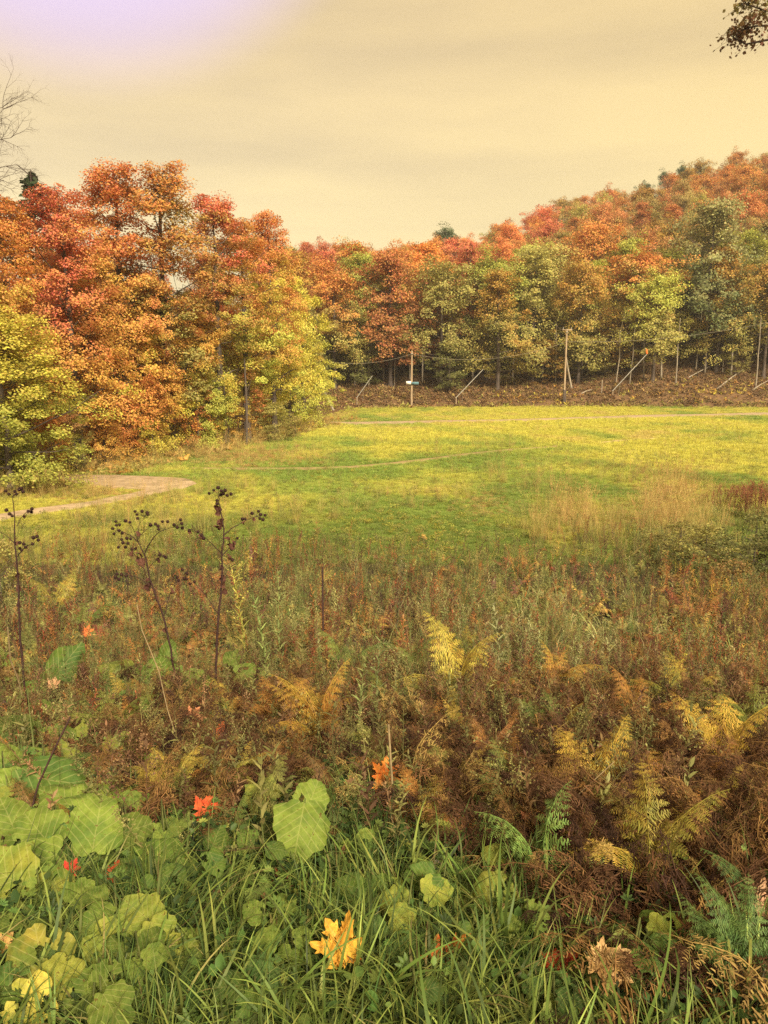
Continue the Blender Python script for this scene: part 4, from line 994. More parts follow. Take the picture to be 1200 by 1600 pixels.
# taller tufts in the meadow
x, y = logy(4200, 17, 70, .58, 1); u, v = px(x, y)
clus = fbm(x * .35, y * .35, 41) + .5 * (blob(u, v, 900, 805, 45, 22) + blob(u, v, 1050, 790, 60, 45) + blob(u, v, 380, 708, 90, 14) + blob(u, v, 150, 775, 120, 14))
k = (clus > .56) & clear_of_roads(x, y, .3) & (x > -6 - (65 - y) * .24) & (y < foot(x)); x, y, u, v = x[k], y[k], u[k], v[k]; n = len(x)
dr = np.clip(.25 + blob(u, v, 900, 805, 45, 25) + blob(u, v, 1050, 790, 60, 45) + blob(u, v, 380, 708, 90, 14) + blob(u, v, 150, 775, 120, 14), 0, 1)
cc = np.where((rng.random(n) < dr)[:, None], pickcol(n, [TAN, TAN * 1.15, C(.40, .24, .10)], [1, 1, 1]), pickcol(n, [GREEN, OLIVE], [1, 1]))
scatter('tall_meadow_grass', GD, on_ground(x, y), rots(n, .12), rng.uniform(.6, 1.15, n) * (.8 + .5 * dr), cc, cc * 1.3)
# weeds with yellow specks over the nearer meadow
x, y = logy(3500, 17, 45); k = clear_of_roads(x, y, .2) & (x > -6 - (65 - y) * .24); x, y = x[k], y[k]; n = len(x)
cc = pickcol(n, [YELLOW * .5, LIME * .7, OLIVE, GREEN], [1, 2, 2, 2]); scatter('meadow_herbs', HB, on_ground(x, y, .02), rots(n, .2), rng.uniform(.5, 1.1, n), cc, cc * 1.2)

# bracken and leaf litter on the far bank
n = 9000; x = rng.uniform(-22, 58, n); s_ = rng.uniform(-1.2, 22, n) ; y = foot(x) + s_
u, v = px(x, y); q = rng.random(n)
cc = pickcol(n, [C(.25, .13, .06), C(.32, .19, .08), C(.18, .10, .05), C(.38, .27, .09), OLIVE * .9], [3, 2.5, 2, 1.4, 1.6])
gold = (blob(u, v, 1110, 612, 80, 14) + blob(u, v, 850, 625, 50, 12)) > rng.random(n) * 1.1
cc[gold] = pickcol(gold.sum(), [YELLOW * .85, AMBER * .9], [1, 1])
gr = (s_ < .8) & (q < .5); cc[gr] = pickcol(gr.sum(), [OLIVE, LIME * .7], [1, 1])
scatter('bank_bracken', CL_LO + FRLO, on_ground(x, y, -.02), rots(n, .3), rng.uniform(.5, 1.25, n) * np.where(s_ > 8, .7, 1.1), cc, cc * 1.25)
x = rng.uniform(-24, 62, 5000); y = foot(x) + rng.uniform(-.5, 26, 5000); n = 5000
cc = pickcol(n, [C(.20, .12, .06), C(.28, .19, .09), C(.13, .08, .045)], [1, 1, 1]); scatter('bank_leaf_litter', LIT, on_ground(x, y, .02), rots(n, .2), rng.uniform(2.2, 4.0, n), cc, cc * 1.3)
# grass and saplings' litter under the left wood edge
y = rng.uniform(28, 74, 2600); x = -6.2 - (65 - y) * .24 + rng.uniform(-3.5, 1.8, 2600); k = clear_of_roads(x, y, .2); x, y = x[k], y[k]; n = len(x)
cc = pickcol(n, [TAN, OLIVE, C(.40, .26, .09), AMBER * .8], [2, 2, 2, 1]); scatter('wood_edge_undergrowth', GD + HB + CL_LO, on_ground(x, y), rots(n, .2), rng.uniform(.6, 1.3, n), cc, cc * 1.3)

# the band of weeds between the meadow and the foreground
def band(n, y0, y1, fn, name, protos, tilt, smin, smax, dz=0.0, kcol=1.3):
    x, y = logy(n, y0, y1, .57, .5); u, v = px(x, y)
    w, cols, wts = fn(x, y, u, v); k = rng.random(n) < w; x, y, u, v = x[k], y[k], u[k], v[k]; n = len(x)
    cc = (pickcol(n, cols, wts) if not callable(cols) else cols(x, y, u, v)) * .85
    return scatter(name, protos, on_ground(x, y, dz), rots(n, tilt), rng.uniform(smin, smax, n) * (.42 + .45 * sstep(4.5, 10, y)) * (.7 + .6 * fbm(x * .8, y * .5, 91)), cc, cc * kcol)
def weedcol(x, y, u, v):
    n = len(x); t = fbm(x * .5, y * .3, 51)
    pal_ = np.array([C(.10, .05, .035), C(.15, .09, .05), C(.24, .18, .08), C(.17, .18, .055), C(.28, .27, .09), C(.14, .18, .05), C(.24, .25, .08), C(.38, .36, .14)]); f_ = fbm(x * .8, y * .45, 51) * 1.9 - .45 + rng.normal(size=n) * .16
    c = .85 * pal_[np.clip((f_ * 8).astype(int), 0, 7)] * rng.uniform(.75, 1.2, (n, 1))
    r = (t > .58) & (rng.random(n) < .6); c[r] = pickcol(r.sum(), [C(.25, .07, .04), C(.32, .13, .05), C(.16, .07, .05)], [1, 1.2, 1])
    g = (blob(u, v, 1120, 860, 120, 60) > rng.random(n)); c[g] = pickcol(g.sum(), [DGREEN * 1.2, GREEN * .9, OLIVE * .8], [1, 1.5, 1])
    gy = (blob(u, v, 1120, 960, 120, 50) > rng.random(n) * 1.4); c[gy] = pickcol(gy.sum(), [AMBER * .8, YELLOW * .7, RUST], [1, 1, 1])
    p = (blob(u, v, 850, 990, 190, 55) > rng.random(n) * 1.1); c[p] = pickcol(p.sum(), [C(.30, .30, .13), C(.40, .34, .17), C(.22, .25, .09)], [1, 1, 1])
    return c
edge_fade = lambda x, y: np.clip(1 - sstep(14, 22, y + 4.5 * (fbm(x * .35, y * .3, 61) - .5) * 2 + .08 * x * (x < 0) - .10 * x * (x > 5)), 0, 1)
band(7500, 4.6, 22, lambda x, y, u, v: (edge_fade(x, y) * (.2 + .8 * sstep(.40, .55, fbm(x * .9, y * .5, 97))), weedcol, None), 'weeds', FB, .14, .45, .95)
band(4200, 4.5, 21, lambda x, y, u, v: (edge_fade(x, y) * (.35 + .65 * (fbm(x * .6, y * .6, 71) > .5)), lambda x, y, u, v: pickcol(len(x), [C(.12, .055, .04), C(.22, .12, .06), C(.07, .04, .035), TAN * .7], [2.4, 1.6, 2.2, .6]), None), 'dead_weeds', FBD, .16, .45, .95)
band(6000, 4.6, 21, lambda x, y, u, v: (edge_fade(x, y) * (.2 + .8 * sstep(.42, .58, fbm(x * .7, y * .45, 101))), lambda x, y, u, v: pickcol(len(x), [C(.18, .19, .06), C(.28, .25, .10), TAN * .8, C(.12, .16, .05)], [2.5, 1.5, .7, 2.5]), None), 'weed_band_grass', GD + GF, .2, .5, 1.0)
band(3000, 4.0, 17, lambda x, y, u, v: (.35 + .6 * (fbm(x * .7, y * .5, 81) > .52), lambda x, y, u, v: pickcol(len(x), [C(.34, .28, .08), C(.36, .19, .06), C(.24, .24, .07), C(.22, .10, .05)], [2, 1.5, 1.5, 1.5]), None), 'fern_band', CL_LO, .2, .45, .9)
band(2500, 3.5, 14, lambda x, y, u, v: (.8, lambda x, y, u, v: pickcol(len(x), [OLIVE, GREEN, C(.25, .22, .08)], [1, 1, 1]), None), 'low_herbs', HB, .2, .6, 1.3)

band(2600, 5, 20, lambda x, y, u, v: (np.clip(blob(u, v, 850, 910, 90, 35) + blob(u, v, 690, 905, 60, 35) + blob(u, v, 1100, 940, 120, 50) + .8 * blob(u, v, 300, 960, 200, 60) + .1, 0, 1), lambda x, y, u, v: pickcol(len(x), [C(.30, .08, .05), C(.34, .15, .05), C(.16, .07, .055), C(.42, .26, .07)], [1.3, 1.5, 1.5, 1]), None), 'reddish_weeds', FBD + FRLO + FB[:2], .2, .6, 1.15)
band(1300, 4.5, 14, lambda x, y, u, v: (np.clip(blob(u, v, 860, 985, 170, 50) + .5 * blob(u, v, 640, 960, 60, 60) + .05, 0, 1), lambda x, y, u, v: pickcol(len(x), [C(.34, .34, .14), C(.24, .28, .09), C(.46, .40, .20)], [2, 2, 1.3]), None), 'pale_arching_grass', GL, .25, .9, 1.5)
# foreground, y up to 6 m: what grows where
def f_dead(u, v):                  # brown collapsed ferns
    return np.clip(sstep(0, 140, u - 640 - np.clip(v - 1200, 0, 300) * .8) * sstep(1060, 1150, v) * (1 - .8 * sstep(1400, 1470, v + (u < 900) * 60)) + blob(u, v, 330, 1130, 150, 95) * 1.2 + blob(u, v, 700, 1180, 120, 90) + .55 * (v < 1100) + .25 * (v < 1230) * (u > 200)
                   - .9 * blob(u, v, 540, 1260, 80, 100), 0, 1)
def f_long(u, v):                  # broad juicy grass along the bottom
    return np.clip(sstep(1330, 1440, v) * (1 - .8 * sstep(840, 960, u)) + .3 * sstep(1300, 1350, v) * (1 - sstep(330, 420, u)) * (u > 150) + .25 * sstep(1500, 1580, v) * (u > 850), 0, 1)
def f_fine(u, v):                  # slender dark grass in the middle
    return np.clip(blob(u, v, 560, 1280, 95, 110) * 1.3 + .5 * sstep(1280, 1340, v) * (1 - sstep(780, 860, u)) + .35 * blob(u, v, 700, 1330, 120, 70) + .07, 0, 1)
def f_herb(u, v):
    return np.clip(sstep(480, 250, u) * sstep(980, 1060, v) * .9 + sstep(1250, 1330, v) * .6 + .25 + blob(u, v, 360, 1400, 70, 60), 0, 1)
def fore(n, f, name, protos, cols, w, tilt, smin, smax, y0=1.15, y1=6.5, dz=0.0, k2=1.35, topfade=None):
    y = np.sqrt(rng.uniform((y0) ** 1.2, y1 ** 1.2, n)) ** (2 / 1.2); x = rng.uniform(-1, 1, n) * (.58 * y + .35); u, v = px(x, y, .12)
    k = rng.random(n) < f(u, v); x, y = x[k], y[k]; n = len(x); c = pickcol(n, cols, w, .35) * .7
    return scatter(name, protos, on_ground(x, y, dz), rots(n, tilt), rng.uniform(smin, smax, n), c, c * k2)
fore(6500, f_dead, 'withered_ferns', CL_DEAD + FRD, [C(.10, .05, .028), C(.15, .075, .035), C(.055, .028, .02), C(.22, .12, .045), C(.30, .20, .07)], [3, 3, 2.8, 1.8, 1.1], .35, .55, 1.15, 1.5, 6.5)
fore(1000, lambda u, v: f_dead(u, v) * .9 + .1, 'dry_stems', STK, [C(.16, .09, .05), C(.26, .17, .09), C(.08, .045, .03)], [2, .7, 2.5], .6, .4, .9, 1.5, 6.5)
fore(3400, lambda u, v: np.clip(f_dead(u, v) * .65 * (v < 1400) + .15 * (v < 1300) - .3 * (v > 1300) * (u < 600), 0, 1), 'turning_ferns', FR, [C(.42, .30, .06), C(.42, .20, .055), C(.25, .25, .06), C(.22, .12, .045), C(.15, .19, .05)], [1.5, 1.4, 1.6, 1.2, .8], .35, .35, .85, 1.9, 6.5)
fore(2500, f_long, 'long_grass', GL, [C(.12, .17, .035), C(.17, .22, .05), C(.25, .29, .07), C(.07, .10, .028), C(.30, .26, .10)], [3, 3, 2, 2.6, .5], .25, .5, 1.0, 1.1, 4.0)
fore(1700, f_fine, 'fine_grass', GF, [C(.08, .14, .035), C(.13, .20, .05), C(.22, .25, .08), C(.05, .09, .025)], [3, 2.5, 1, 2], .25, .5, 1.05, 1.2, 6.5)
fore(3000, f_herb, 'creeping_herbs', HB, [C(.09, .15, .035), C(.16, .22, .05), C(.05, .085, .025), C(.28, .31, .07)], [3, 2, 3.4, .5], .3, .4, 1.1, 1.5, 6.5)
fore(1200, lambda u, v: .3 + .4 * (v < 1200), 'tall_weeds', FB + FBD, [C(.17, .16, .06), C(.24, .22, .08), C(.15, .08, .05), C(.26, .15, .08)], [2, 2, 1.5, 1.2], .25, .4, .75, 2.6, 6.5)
fore(2500, lambda u, v: .9 - .6 * (v > 1280), 'leaf_litter', LIT, [C(.10, .05, .03), C(.20, .11, .06), C(.15, .07, .04), C(.28, .16, .08)], [3, 2, 2, 1], .3, .5, .85, 1.9, 6.5, .01)
fore(700, lambda u, v: f_herb(u, v) * .7, 'small_broad_leaves', SMALLEAF, [C(.20, .27, .07), C(.28, .33, .09), C(.14, .19, .06)], [2, 2, 1], .5, .05, .11, 1.3, 6.5, .12)
fore(260, lambda u, v: blob(u, v, 1140, 1040, 110, 60) * 1.2 + blob(u, v, 560, 1000, 60, 60) * .4, 'white_asters', [forb('aster', .5, 16, .05, .006, 40, M_grass, .2, 8)], [C(.14, .15, .07)], [1], .2, .5, .9, 1.5, 8, k2=3.2)
# green bracken in the lower right corner
fore(900, lambda u, v: blob(u, v, 1150, 1560, 110, 60) * .8, 'corner_ferns', FR, [C(.09, .15, .05), C(.12, .19, .06)], [1, 1], .4, .35, .6, 1.2, 3)

# ------------------------------------------------------------------ single plants
def basis_towards(n, tipdir):
    n = n / np.linalg.norm(n); t = tipdir - n * (tipdir @ n); t /= np.linalg.norm(t); s = np.cross(t, n)
    return Matrix(((s[0], t[0], n[0]), (s[1], t[1], n[1]), (s[2], t[2], n[2])))
def leaf_pose(u, v, size, ang, h=.15, face=.6, roll=0.0):
    """a leaf whose middle is seen at (u, v), h above the ground, size photo pixels long, tip pointing ang degrees (0 = up in the picture)"""
    c = G(u, v, h); dist = np.linalg.norm(c - [0, 0, CAMZ]); toc = ([0, 0, CAMZ] - c) / dist
    n = np.array([0, 0, 1.]) * (1 - face) + toc * face + np.array([roll, 0, 0]); tip = UPV * math.cos(R(ang)) + RGT * math.sin(R(ang))
    m = basis_towards(n, tip); L_ = size * dist / FPX
    return c, m, L_
def big_leaf(root, rl, u, v, size, ang, me, t1, t2, h=.15, face=.6, roll=0.0, wid=1.0, label=None):
    c, m, L_ = leaf_pose(u, v, size, ang, h, face, roll)
    o = bpy.data.objects.new('leaf', me); COL.objects.link(o); o.parent = root
    o.matrix_local = Matrix.Translation(Vector(c - rl)) @ m.to_4x4() @ Matrix.Diagonal((L_ * wid, L_, L_, 1))
    q_ = .7 + .55 * ((u * 7.3 + v * 3.1 + size) % 10) / 10
    o['tint'] = [float(c_) for c_ in t1 * q_]; o['tint2'] = [float(c_) for c_ in t2 * q_]
    if label: o['label'] = label
    base = c + np.array(m @ Vector((0, -.40 * L_, 0))); mid = (base + rl) / 2 + np.array([0, 0, .25 * np.linalg.norm(base - rl)])
    q = np.array([rl, mid * .5 + rl * .5 * 1.0 if False else (rl * .55 + mid * .45), mid, base * .6 + mid * .4, base]) - rl
    b = MB(); b.tube(q, [.004, .0038, .0035, .003, .0025], 5, cap=False); obj('leaf_stalk', b.mesh('leaf_stalk', M_greenstem, True), root)
LG = C(.095, .15, .026); LG2 = C(.17, .225, .04); YG = C(.25, .265, .045); DG = C(.055, .10, .025); YL = C(.50, .42, .08)
def plant(label, ub, vb, leaves, name='broad_leaved_plant', cat='plant'):
    g = G(ub, vb); e = thing(name, label, cat, g, 0, None)
    for l in leaves:
        u, v, size, ang, me, t1, t2 = l[:7]; kw = l[7] if len(l) > 7 else {}
        big_leaf(e, g, u, v, size, ang, me, t1, t2, **kw)
    return e
plant('large pale burdock plant at the left edge with the biggest overlapping leaves', 110, 1420, [
    (150, 1298, 80, 8, HEART[0], LG, LG2, dict(h=.26, face=.75, wid=1.05)), (66, 1304, 72, -30, COLT[3], LG, LG2, dict(h=.22, face=.6)), (14, 1372, 80, -60, COLT[0], LG2, YG, dict(h=.2, face=.8)),
    (120, 1345, 85, 70, HEART[3], DG * 1.2, LG, dict(h=.14, face=.4)), (200, 1300, 60, 60, HEART[1], LG, LG2, dict(h=.22, face=.7)), (20, 1290, 70, -20, HEART[3], LG, LG2, dict(h=.2)),
    (85, 1395, 60, -70, COLT[3], LG, YG, dict(h=.15)), (120, 1400, 40, 30, COLT[0], LG, LG2, dict(h=.17)), (245, 1342, 80, 80, HEART[3], LG * .9, LG, dict(h=.16, face=.55)),
    (105, 1250, 75, -50, HEART[3], LG * .9, LG2, dict(h=.2, face=.35)), (60, 1345, 80, -120, HEART[1], LG, LG2, dict(h=.16))], 'burdock_plant')
plant('burdock plant with a broad drooping leaf at the left edge, behind the biggest one', 60, 1240, [
    (70, 1215, 100, 100, HEART[3], DG * 1.3, LG, dict(h=.25, face=.5)), (22, 1232, 70, -80, HEART[0], LG, LG2, dict(h=.2)), (10, 1195, 60, -30, HEART[3], LG, LG2, dict(h=.2)), (25, 1142, 58, -75, HEART[3], LG * .9, LG, dict(h=.22)),
    (60, 1110, 34, 60, HEART[0], LG, LG2, dict(h=.2)), (100, 1150, 36, -30, HEART[3], LG, LG2, dict(h=.2))], 'burdock_plant')
plant('lone upright burdock leaf at the left, in front of the dead burr stalk', 88, 1090, [(97, 1042, 66, 35, HEART[3], DG * 1.3, LG, dict(h=.35, face=.85, wid=.8)), (48, 1078, 34, 100, HEART[0], LG, LG, dict(h=.2))], 'burdock_plant')
plant('leafy burdock plant under the middle burr stalks', 265, 1110, [(188, 1047, 52, -80, HEART[3], LG, YG, dict(h=.3, face=.4)), (240, 1052, 66, 60, HEART[3], LG * .9, LG, dict(h=.3, face=.6)), (262, 1028, 46, 10, HEART[0], LG * .8, LG, dict(h=.3, face=.8, wid=.7)),
    (300, 1062, 42, 80, HEART[0], LG, LG2, dict(h=.28, face=.5)), (190, 1072, 40, -110, HEART[3], LG, LG, dict(h=.2)), (222, 1120, 44, 10, HEART[3], LG * .8, LG, dict(h=.2, wid=.5, face=.8)), (385, 1055, 50, 80, HEART[1], LG * 1.2, LG2, dict(h=.3)), (360, 1030, 30, 20, HEART[3], LG, LG2, dict(h=.3))], 'burdock_plant')
plant('small lobed plant above the large pale burdock plant', 195, 1275, [(178, 1237, 42, 10, COLT[1], LG2, YG, dict(h=.2)), (162, 1250, 50, -60, COLT[3], LG, YG, dict(h=.18)), (218, 1262, 42, 30, COLT[2], LG, LG2, dict(h=.17)), (196, 1252, 34, 150, HEART[0], DG, LG, dict(h=.15)), (128, 1262, 62, -70, HEART[3], LG, LG2, dict(h=.2, face=.35))])
plant('coltsfoot plant with two rounded light green leaves low at the left', 240, 1520, [(226, 1432, 55, -50, COLT[0], LG2, YG, dict(h=.2, face=.85)), (244, 1456, 50, 150, COLT[0], LG2, YG, dict(h=.2, face=.85)), (276, 1504, 66, 30, COLT[2], LG2, YG, dict(h=.12, face=.7)), (128, 1537, 36, 60, HEART[0], LG2, YG, dict(h=.12))])
plant('round spotted coltsfoot leaf with brown marks, low at the left', 172, 1530, [(171, 1482, 64, 10, COLT[0], LG2, YG, dict(h=.16, face=.7))])
plant('ragged yellowing coltsfoot leaf with holes in the lower left corner', 60, 1570, [(66, 1508, 84, -10, COLT[1], LG2, YL, dict(h=.2, face=.85, wid=.95)), (52, 1567, 62, -120, COLT[2], YG, YL, dict(h=.17, face=.8)), (92, 1524, 50, 70, COLT[3], YG, YG, dict(h=.19, face=.8)), (20, 1590, 60, -90, HEART[0], LG, LG2, dict(h=.1))])
plant('single big green leaf with a torn hole, standing in the middle grass', 475, 1370, [(470, 1285, 82, 190, HEART[0], LG, LG2, dict(h=.28, face=.9, wid=1.15)), (485, 1252, 56, 20, HEART[1], LG, LG2, dict(h=.29, face=.9, wid=1.1))])
plant('coltsfoot leaves half buried in grass above the yellow maple leaf', 560, 1440, [(556, 1402, 62, -20, COLT[3], DG * 1.2, LG, dict(h=.15)), (590, 1390, 40, 40, COLT[0], DG, LG, dict(h=.16)), (480, 1397, 36, -20, COLT[2], LG, YG, dict(h=.14)), (598, 1420, 30, 100, COLT[1], LG2, YG, dict(h=.12))])
plant('yellow and brown spotted ragged leaf right of the middle', 770, 1440, [(772, 1402, 60, 15, COLT[1], LG2, YG, dict(h=.17, face=.85)), (748, 1412, 34, -60, COLT[3], LG2, YG, dict(h=.14))])
plant('two small rounded leaves beside the green fern', 795, 1390, [(776, 1335, 34, -80, HEART[0], LG2, YG, dict(h=.2, face=.8)), (800, 1330, 32, 30, HEART[3], LG2, LG2, dict(h=.2, face=.8))])
plant('small green leaf next to the shrivelled grey leaf', 665, 1385, [(659, 1357, 30, -10, COLT[0], LG2, LG2, dict(h=.13, face=.9)), (702, 1350, 20, 60, HEART[3], LG, LG, dict(h=.12)), (690, 1420, 44, -60, COLT[0], DG, LG, dict(h=.08)), (705, 1415, 30, 30, HEART[3], LG, LG, dict(h=.1))])
plant('ragged bright green leaf low among the brown ferns at the right', 1045, 1490, [(1038, 1450, 46, 170, HEART[1], LG2, YG, dict(h=.18, face=.9, wid=1.15)), (1015, 1432, 20, -60, HEART[0], LG, LG, dict(h=.17))])
plant('broad dark green leaves beneath the tan maple leaf', 960, 1590, [(932, 1538, 60, -50, COLT[0], LG, LG2, dict(h=.12, face=.75)), (978, 1550, 70, 130, HEART[0], DG * 1.1, LG, dict(h=.1, face=.6)), (965, 1510, 40, 30, HEART[3], DG * .8, DG, dict(h=.1))])
plant('low leaves at the bottom edge right of the middle', 870, 1600, [(890, 1590, 60, 70, COLT[3], LG, LG2, dict(h=.1)), (840, 1440, 26, -30, HEART[3], LG, LG, dict(h=.1)), (812, 1430, 40, -80, HEART[0], DG, LG, dict(h=.1, face=.4))])

def auto_plants():
    rr = random.Random(77); pts_ = []
    for t in range(3000):
        u = rr.uniform(-10, 430); v = rr.uniform(1040, 1590)
        if v < 1200 and u > 260 - (1200 - v) * .2: continue
        if 1080 < v < 1200 and rr.random() < .5: continue
        if all((u - a) ** 2 + (v - b) ** 2 > (30 + (v - 1040) * .06) ** 2 for a, b in pts_): pts_.append((u, v))
        if len(pts_) >= 26: break
    pts_ += [(15, 1090), (60, 1150), (110, 1110), (150, 1150), (30, 1190), (190, 1180), (135, 1210), (215, 1130), (95, 1190), (170, 1100), (240, 1215), (70, 1075), (285, 1090), (230, 1085)]
    pts_ += [(650, 1420), (700, 1390), (600, 1480), (820, 1450), (740, 1460), (560, 1330), (860, 1560), (1000, 1490), (640, 1560), (450, 1490), (400, 1560), (1090, 1480)]
    for u, v in pts_:
        n = rr.randint(3, 6); sz = (20 + (v - 1040) * .045) * rr.uniform(.7, 1.3); kind = rr.choice([HEART, COLT, COLT]); L_ = []
        hue = rr.choice([(LG, LG2), (DG * 1.2, LG), (LG2, YG), (LG, LG2), (DG, DG * 1.8)])
        for k in range(n):
            a = k * 6.283 / n + rr.uniform(-.5, .5); d = sz * rr.uniform(.45, .95)
            L_.append((u + math.cos(a) * d, v - 12 - math.sin(a) * d * .6, sz * rr.uniform(.7, 1.15), math.degrees(math.pi / 2 - a) + rr.uniform(-25, 25), kind[rr.randrange(4)], hue[0], hue[1], dict(h=rr.uniform(.10, .22), face=rr.uniform(.35, .85))))
        zone = 'in the pale herbs at the left' if v < 1250 else ('between the burdock leaves and the grass' if v < 1420 else 'deep in the long grass') if u < 440 else 'in the grass of the middle foreground' if u < 830 else 'under the brown ferns at the right'
        p_ = plant('%s low broad-leaved plant %s' % ('dark green' if hue[0][1] < .2 else 'bright green', zone), u, v + 4, L_); p_['group'] = 'low broad-leaved plants of the foreground'
auto_plants()
# fallen and caught maple leaves
FALL = [(525, 1465, 58, -35, 0, C(.70, .36, .05), C(.78, .46, .07), .2, 'large golden orange maple leaf resting in the bottom grass'), (548, 1482, 44, 60, 2, C(.68, .30, .05), C(.76, .42, .07), .17, 'curled orange maple leaf touching the large golden one'),
 (603, 1199, 36, 5, 3, C(.70, .17, .03), C(.74, .26, .05), .2, 'bright orange maple leaf upright on the middle grass tuft'), (598, 1232, 26, 95, 2, C(.60, .22, .05), C(.60, .28, .08), .1, 'folded orange leaf just below the bright orange one'),
 (330, 1262, 36, 70, 1, C(.55, .07, .03), C(.55, .12, .04), .15, 'red maple leaf among yellow ferns left of the middle'), (424, 1240, 36, 30, 4, C(.62, .33, .17), C(.60, .24, .1), .13, 'tan and peach crumpled leaf above the big green leaf'),
 (712, 1519, 70, 95, 2, C(.62, .12, .04), C(.62, .24, .05), .08, 'red-orange maple leaf seen edge-on in the bottom grass'), (890, 1347, 40, 100, 1, C(.62, .16, .03), C(.62, .24, .06), .15, 'orange maple leaf on brown ferns beside the green fern'),
 (888, 1514, 54, 110, 4, C(.45, .04, .02), C(.50, .08, .03), .12, 'dark red maple leaf low on the right of the grass'), (958, 1513, 50, 130, 0, C(.62, .42, .20), C(.58, .34, .14), .2, 'tan maple leaf lying on dark broad leaves'),
 (1068, 1542, 40, 20, 2, C(.25, .05, .03), C(.28, .07, .04), .1, 'maroon leaf in the shadows of the lower right'), (692, 1362, 34, 120, 4, C(.20, .12, .09), C(.60, .55, .48), .13, 'shrivelled grey-brown leaf in the middle grass'),
 (113, 1352, 22, 20, 1, C(.50, .04, .03), C(.50, .07, .04), .2, 'crimson leaf tucked between the pale burdock leaves'), (184, 1364, 24, 60, 2, C(.40, .07, .03), C(.45, .12, .04), .15, 'dull red leaf behind tall grass at the left'),
 (140, 986, 15, 70, 3, C(.70, .17, .05), C(.70, .2, .06), .25, 'small orange-red leaf in the left weeds'), (84, 1066, 16, 10, 0, C(.62, .36, .2), C(.6, .34, .2), .3, 'tiny tan leaf on the lone upright burdock leaf'),
 (1048, 1078, 20, 150, 1, C(.66, .42, .24), C(.62, .34, .2), .2, 'small peach leaf on the right-hand weeds'), (310, 1120, 28, 80, 1, C(.60, .28, .15), C(.6, .24, .12), .25, 'small salmon leaf left of the middle in brown ferns'),
 (350, 1150, 30, 70, 2, C(.58, .15, .05), C(.55, .15, .05), .2, 'narrow orange leaf hanging in brown ferns'), (523, 1342, 34, -20, 2, C(.45, .2, .12), C(.5, .26, .14), .08, 'pinkish brown leaf below the big green leaf'),
 (437, 1372, 30, -20, 1, C(.62, .30, .14), C(.62, .18, .08), .1, 'peach and red leaf fragment in the grass left of the middle'), (610, 1300, 26, 10, 4, C(.45, .26, .14), C(.5, .3, .16), .08, 'small brown leaf in the middle grass tuft'),
 (1186, 1392, 44, 10, 4, C(.52, .32, .2), C(.5, .28, .16), .25, 'curled tan leaf at the right picture edge'), (1046, 1594, 34, 0, 2, C(.55, .24, .12), C(.55, .26, .12), .1, 'orange-brown leaf cut by the bottom edge on the right'),
 (364, 1596, 22, 30, 0, C(.62, .30, .08), C(.62, .34, .1), .1, 'small orange leaf at the bottom edge left of the middle'), (12, 1478, 24, 90, 2, C(.6, .36, .12), C(.62, .38, .14), .15, 'narrow tan leaf at the left edge low in the grass'),
 (822, 1272, 14, 0, 0, C(.5, .2, .1), C(.5, .2, .1), .2, 'tiny rust leaf on the brown ferns'), (85, 1288, 0, 0, 0, None, None, 0, '')]
for i, (u, v, s_, a, k, t1, t2, h, lab) in enumerate(FALL):
    if not s_: continue
    c, m, L_ = leaf_pose(u, v, s_ * 1.12, a, h, .72, ((i * 37) % 7 - 3) * .08)
    o = bpy.data.objects.new('maple_leaf', MAPLE[k]); COL.objects.link(o); o.matrix_world = Matrix.Translation(Vector(c)) @ m.to_4x4() @ Matrix.Scale(L_ / 1.2, 4)
    o['tint'] = list(t1); o['tint2'] = list(t2); tag(o, lab, 'leaf', 'fallen maple leaves')
    b = MB(); b.tube([[0, -.42, 0], [.03, -.62, -.05], [.0, -.85, -.02]], [.012, .01, .012], 4); obj('stalk', b.mesh('stalk', M_tan, True), o)

# ferns one can tell apart
def fern(label, u, v, size, n, t1, t2, seed, tilt=.3, lean=0.0, srcs=None, names='fern'):
    random.seed(seed); g = G(u, v); dist = np.linalg.norm(g - [0, 0, CAMZ]); L_ = size * 1.15 * dist / FPX; g = g + [0, 0, .12]; e = thing(names, label, 'fern', g, 0, None)
    for k in range(n):
        az = (math.pi / 2 + (k - (n - 1) / 2) * (1.1 if n > 1 else 0) + random.uniform(-.3, .3)) if n < 5 else k * 6.283 / n + random.uniform(-.3, .3)
        sc_ = L_ / .55 * random.uniform(.8, 1.1); q = random.uniform(.8, 1.15)
        obj('frond', random.choice(srcs or FR), e, (random.gauss(0, .01), random.gauss(0, .01), 0), (random.gauss(0, .15), random.gauss(0, .15) + lean, az), sc_, t1 * q, t2 * q)
    return e
FG = C(.13, .20, .05); FY = C(.40, .27, .05); FYG = C(.20, .22, .045); FO = C(.36, .175, .045); FDG = C(.06, .11, .035)
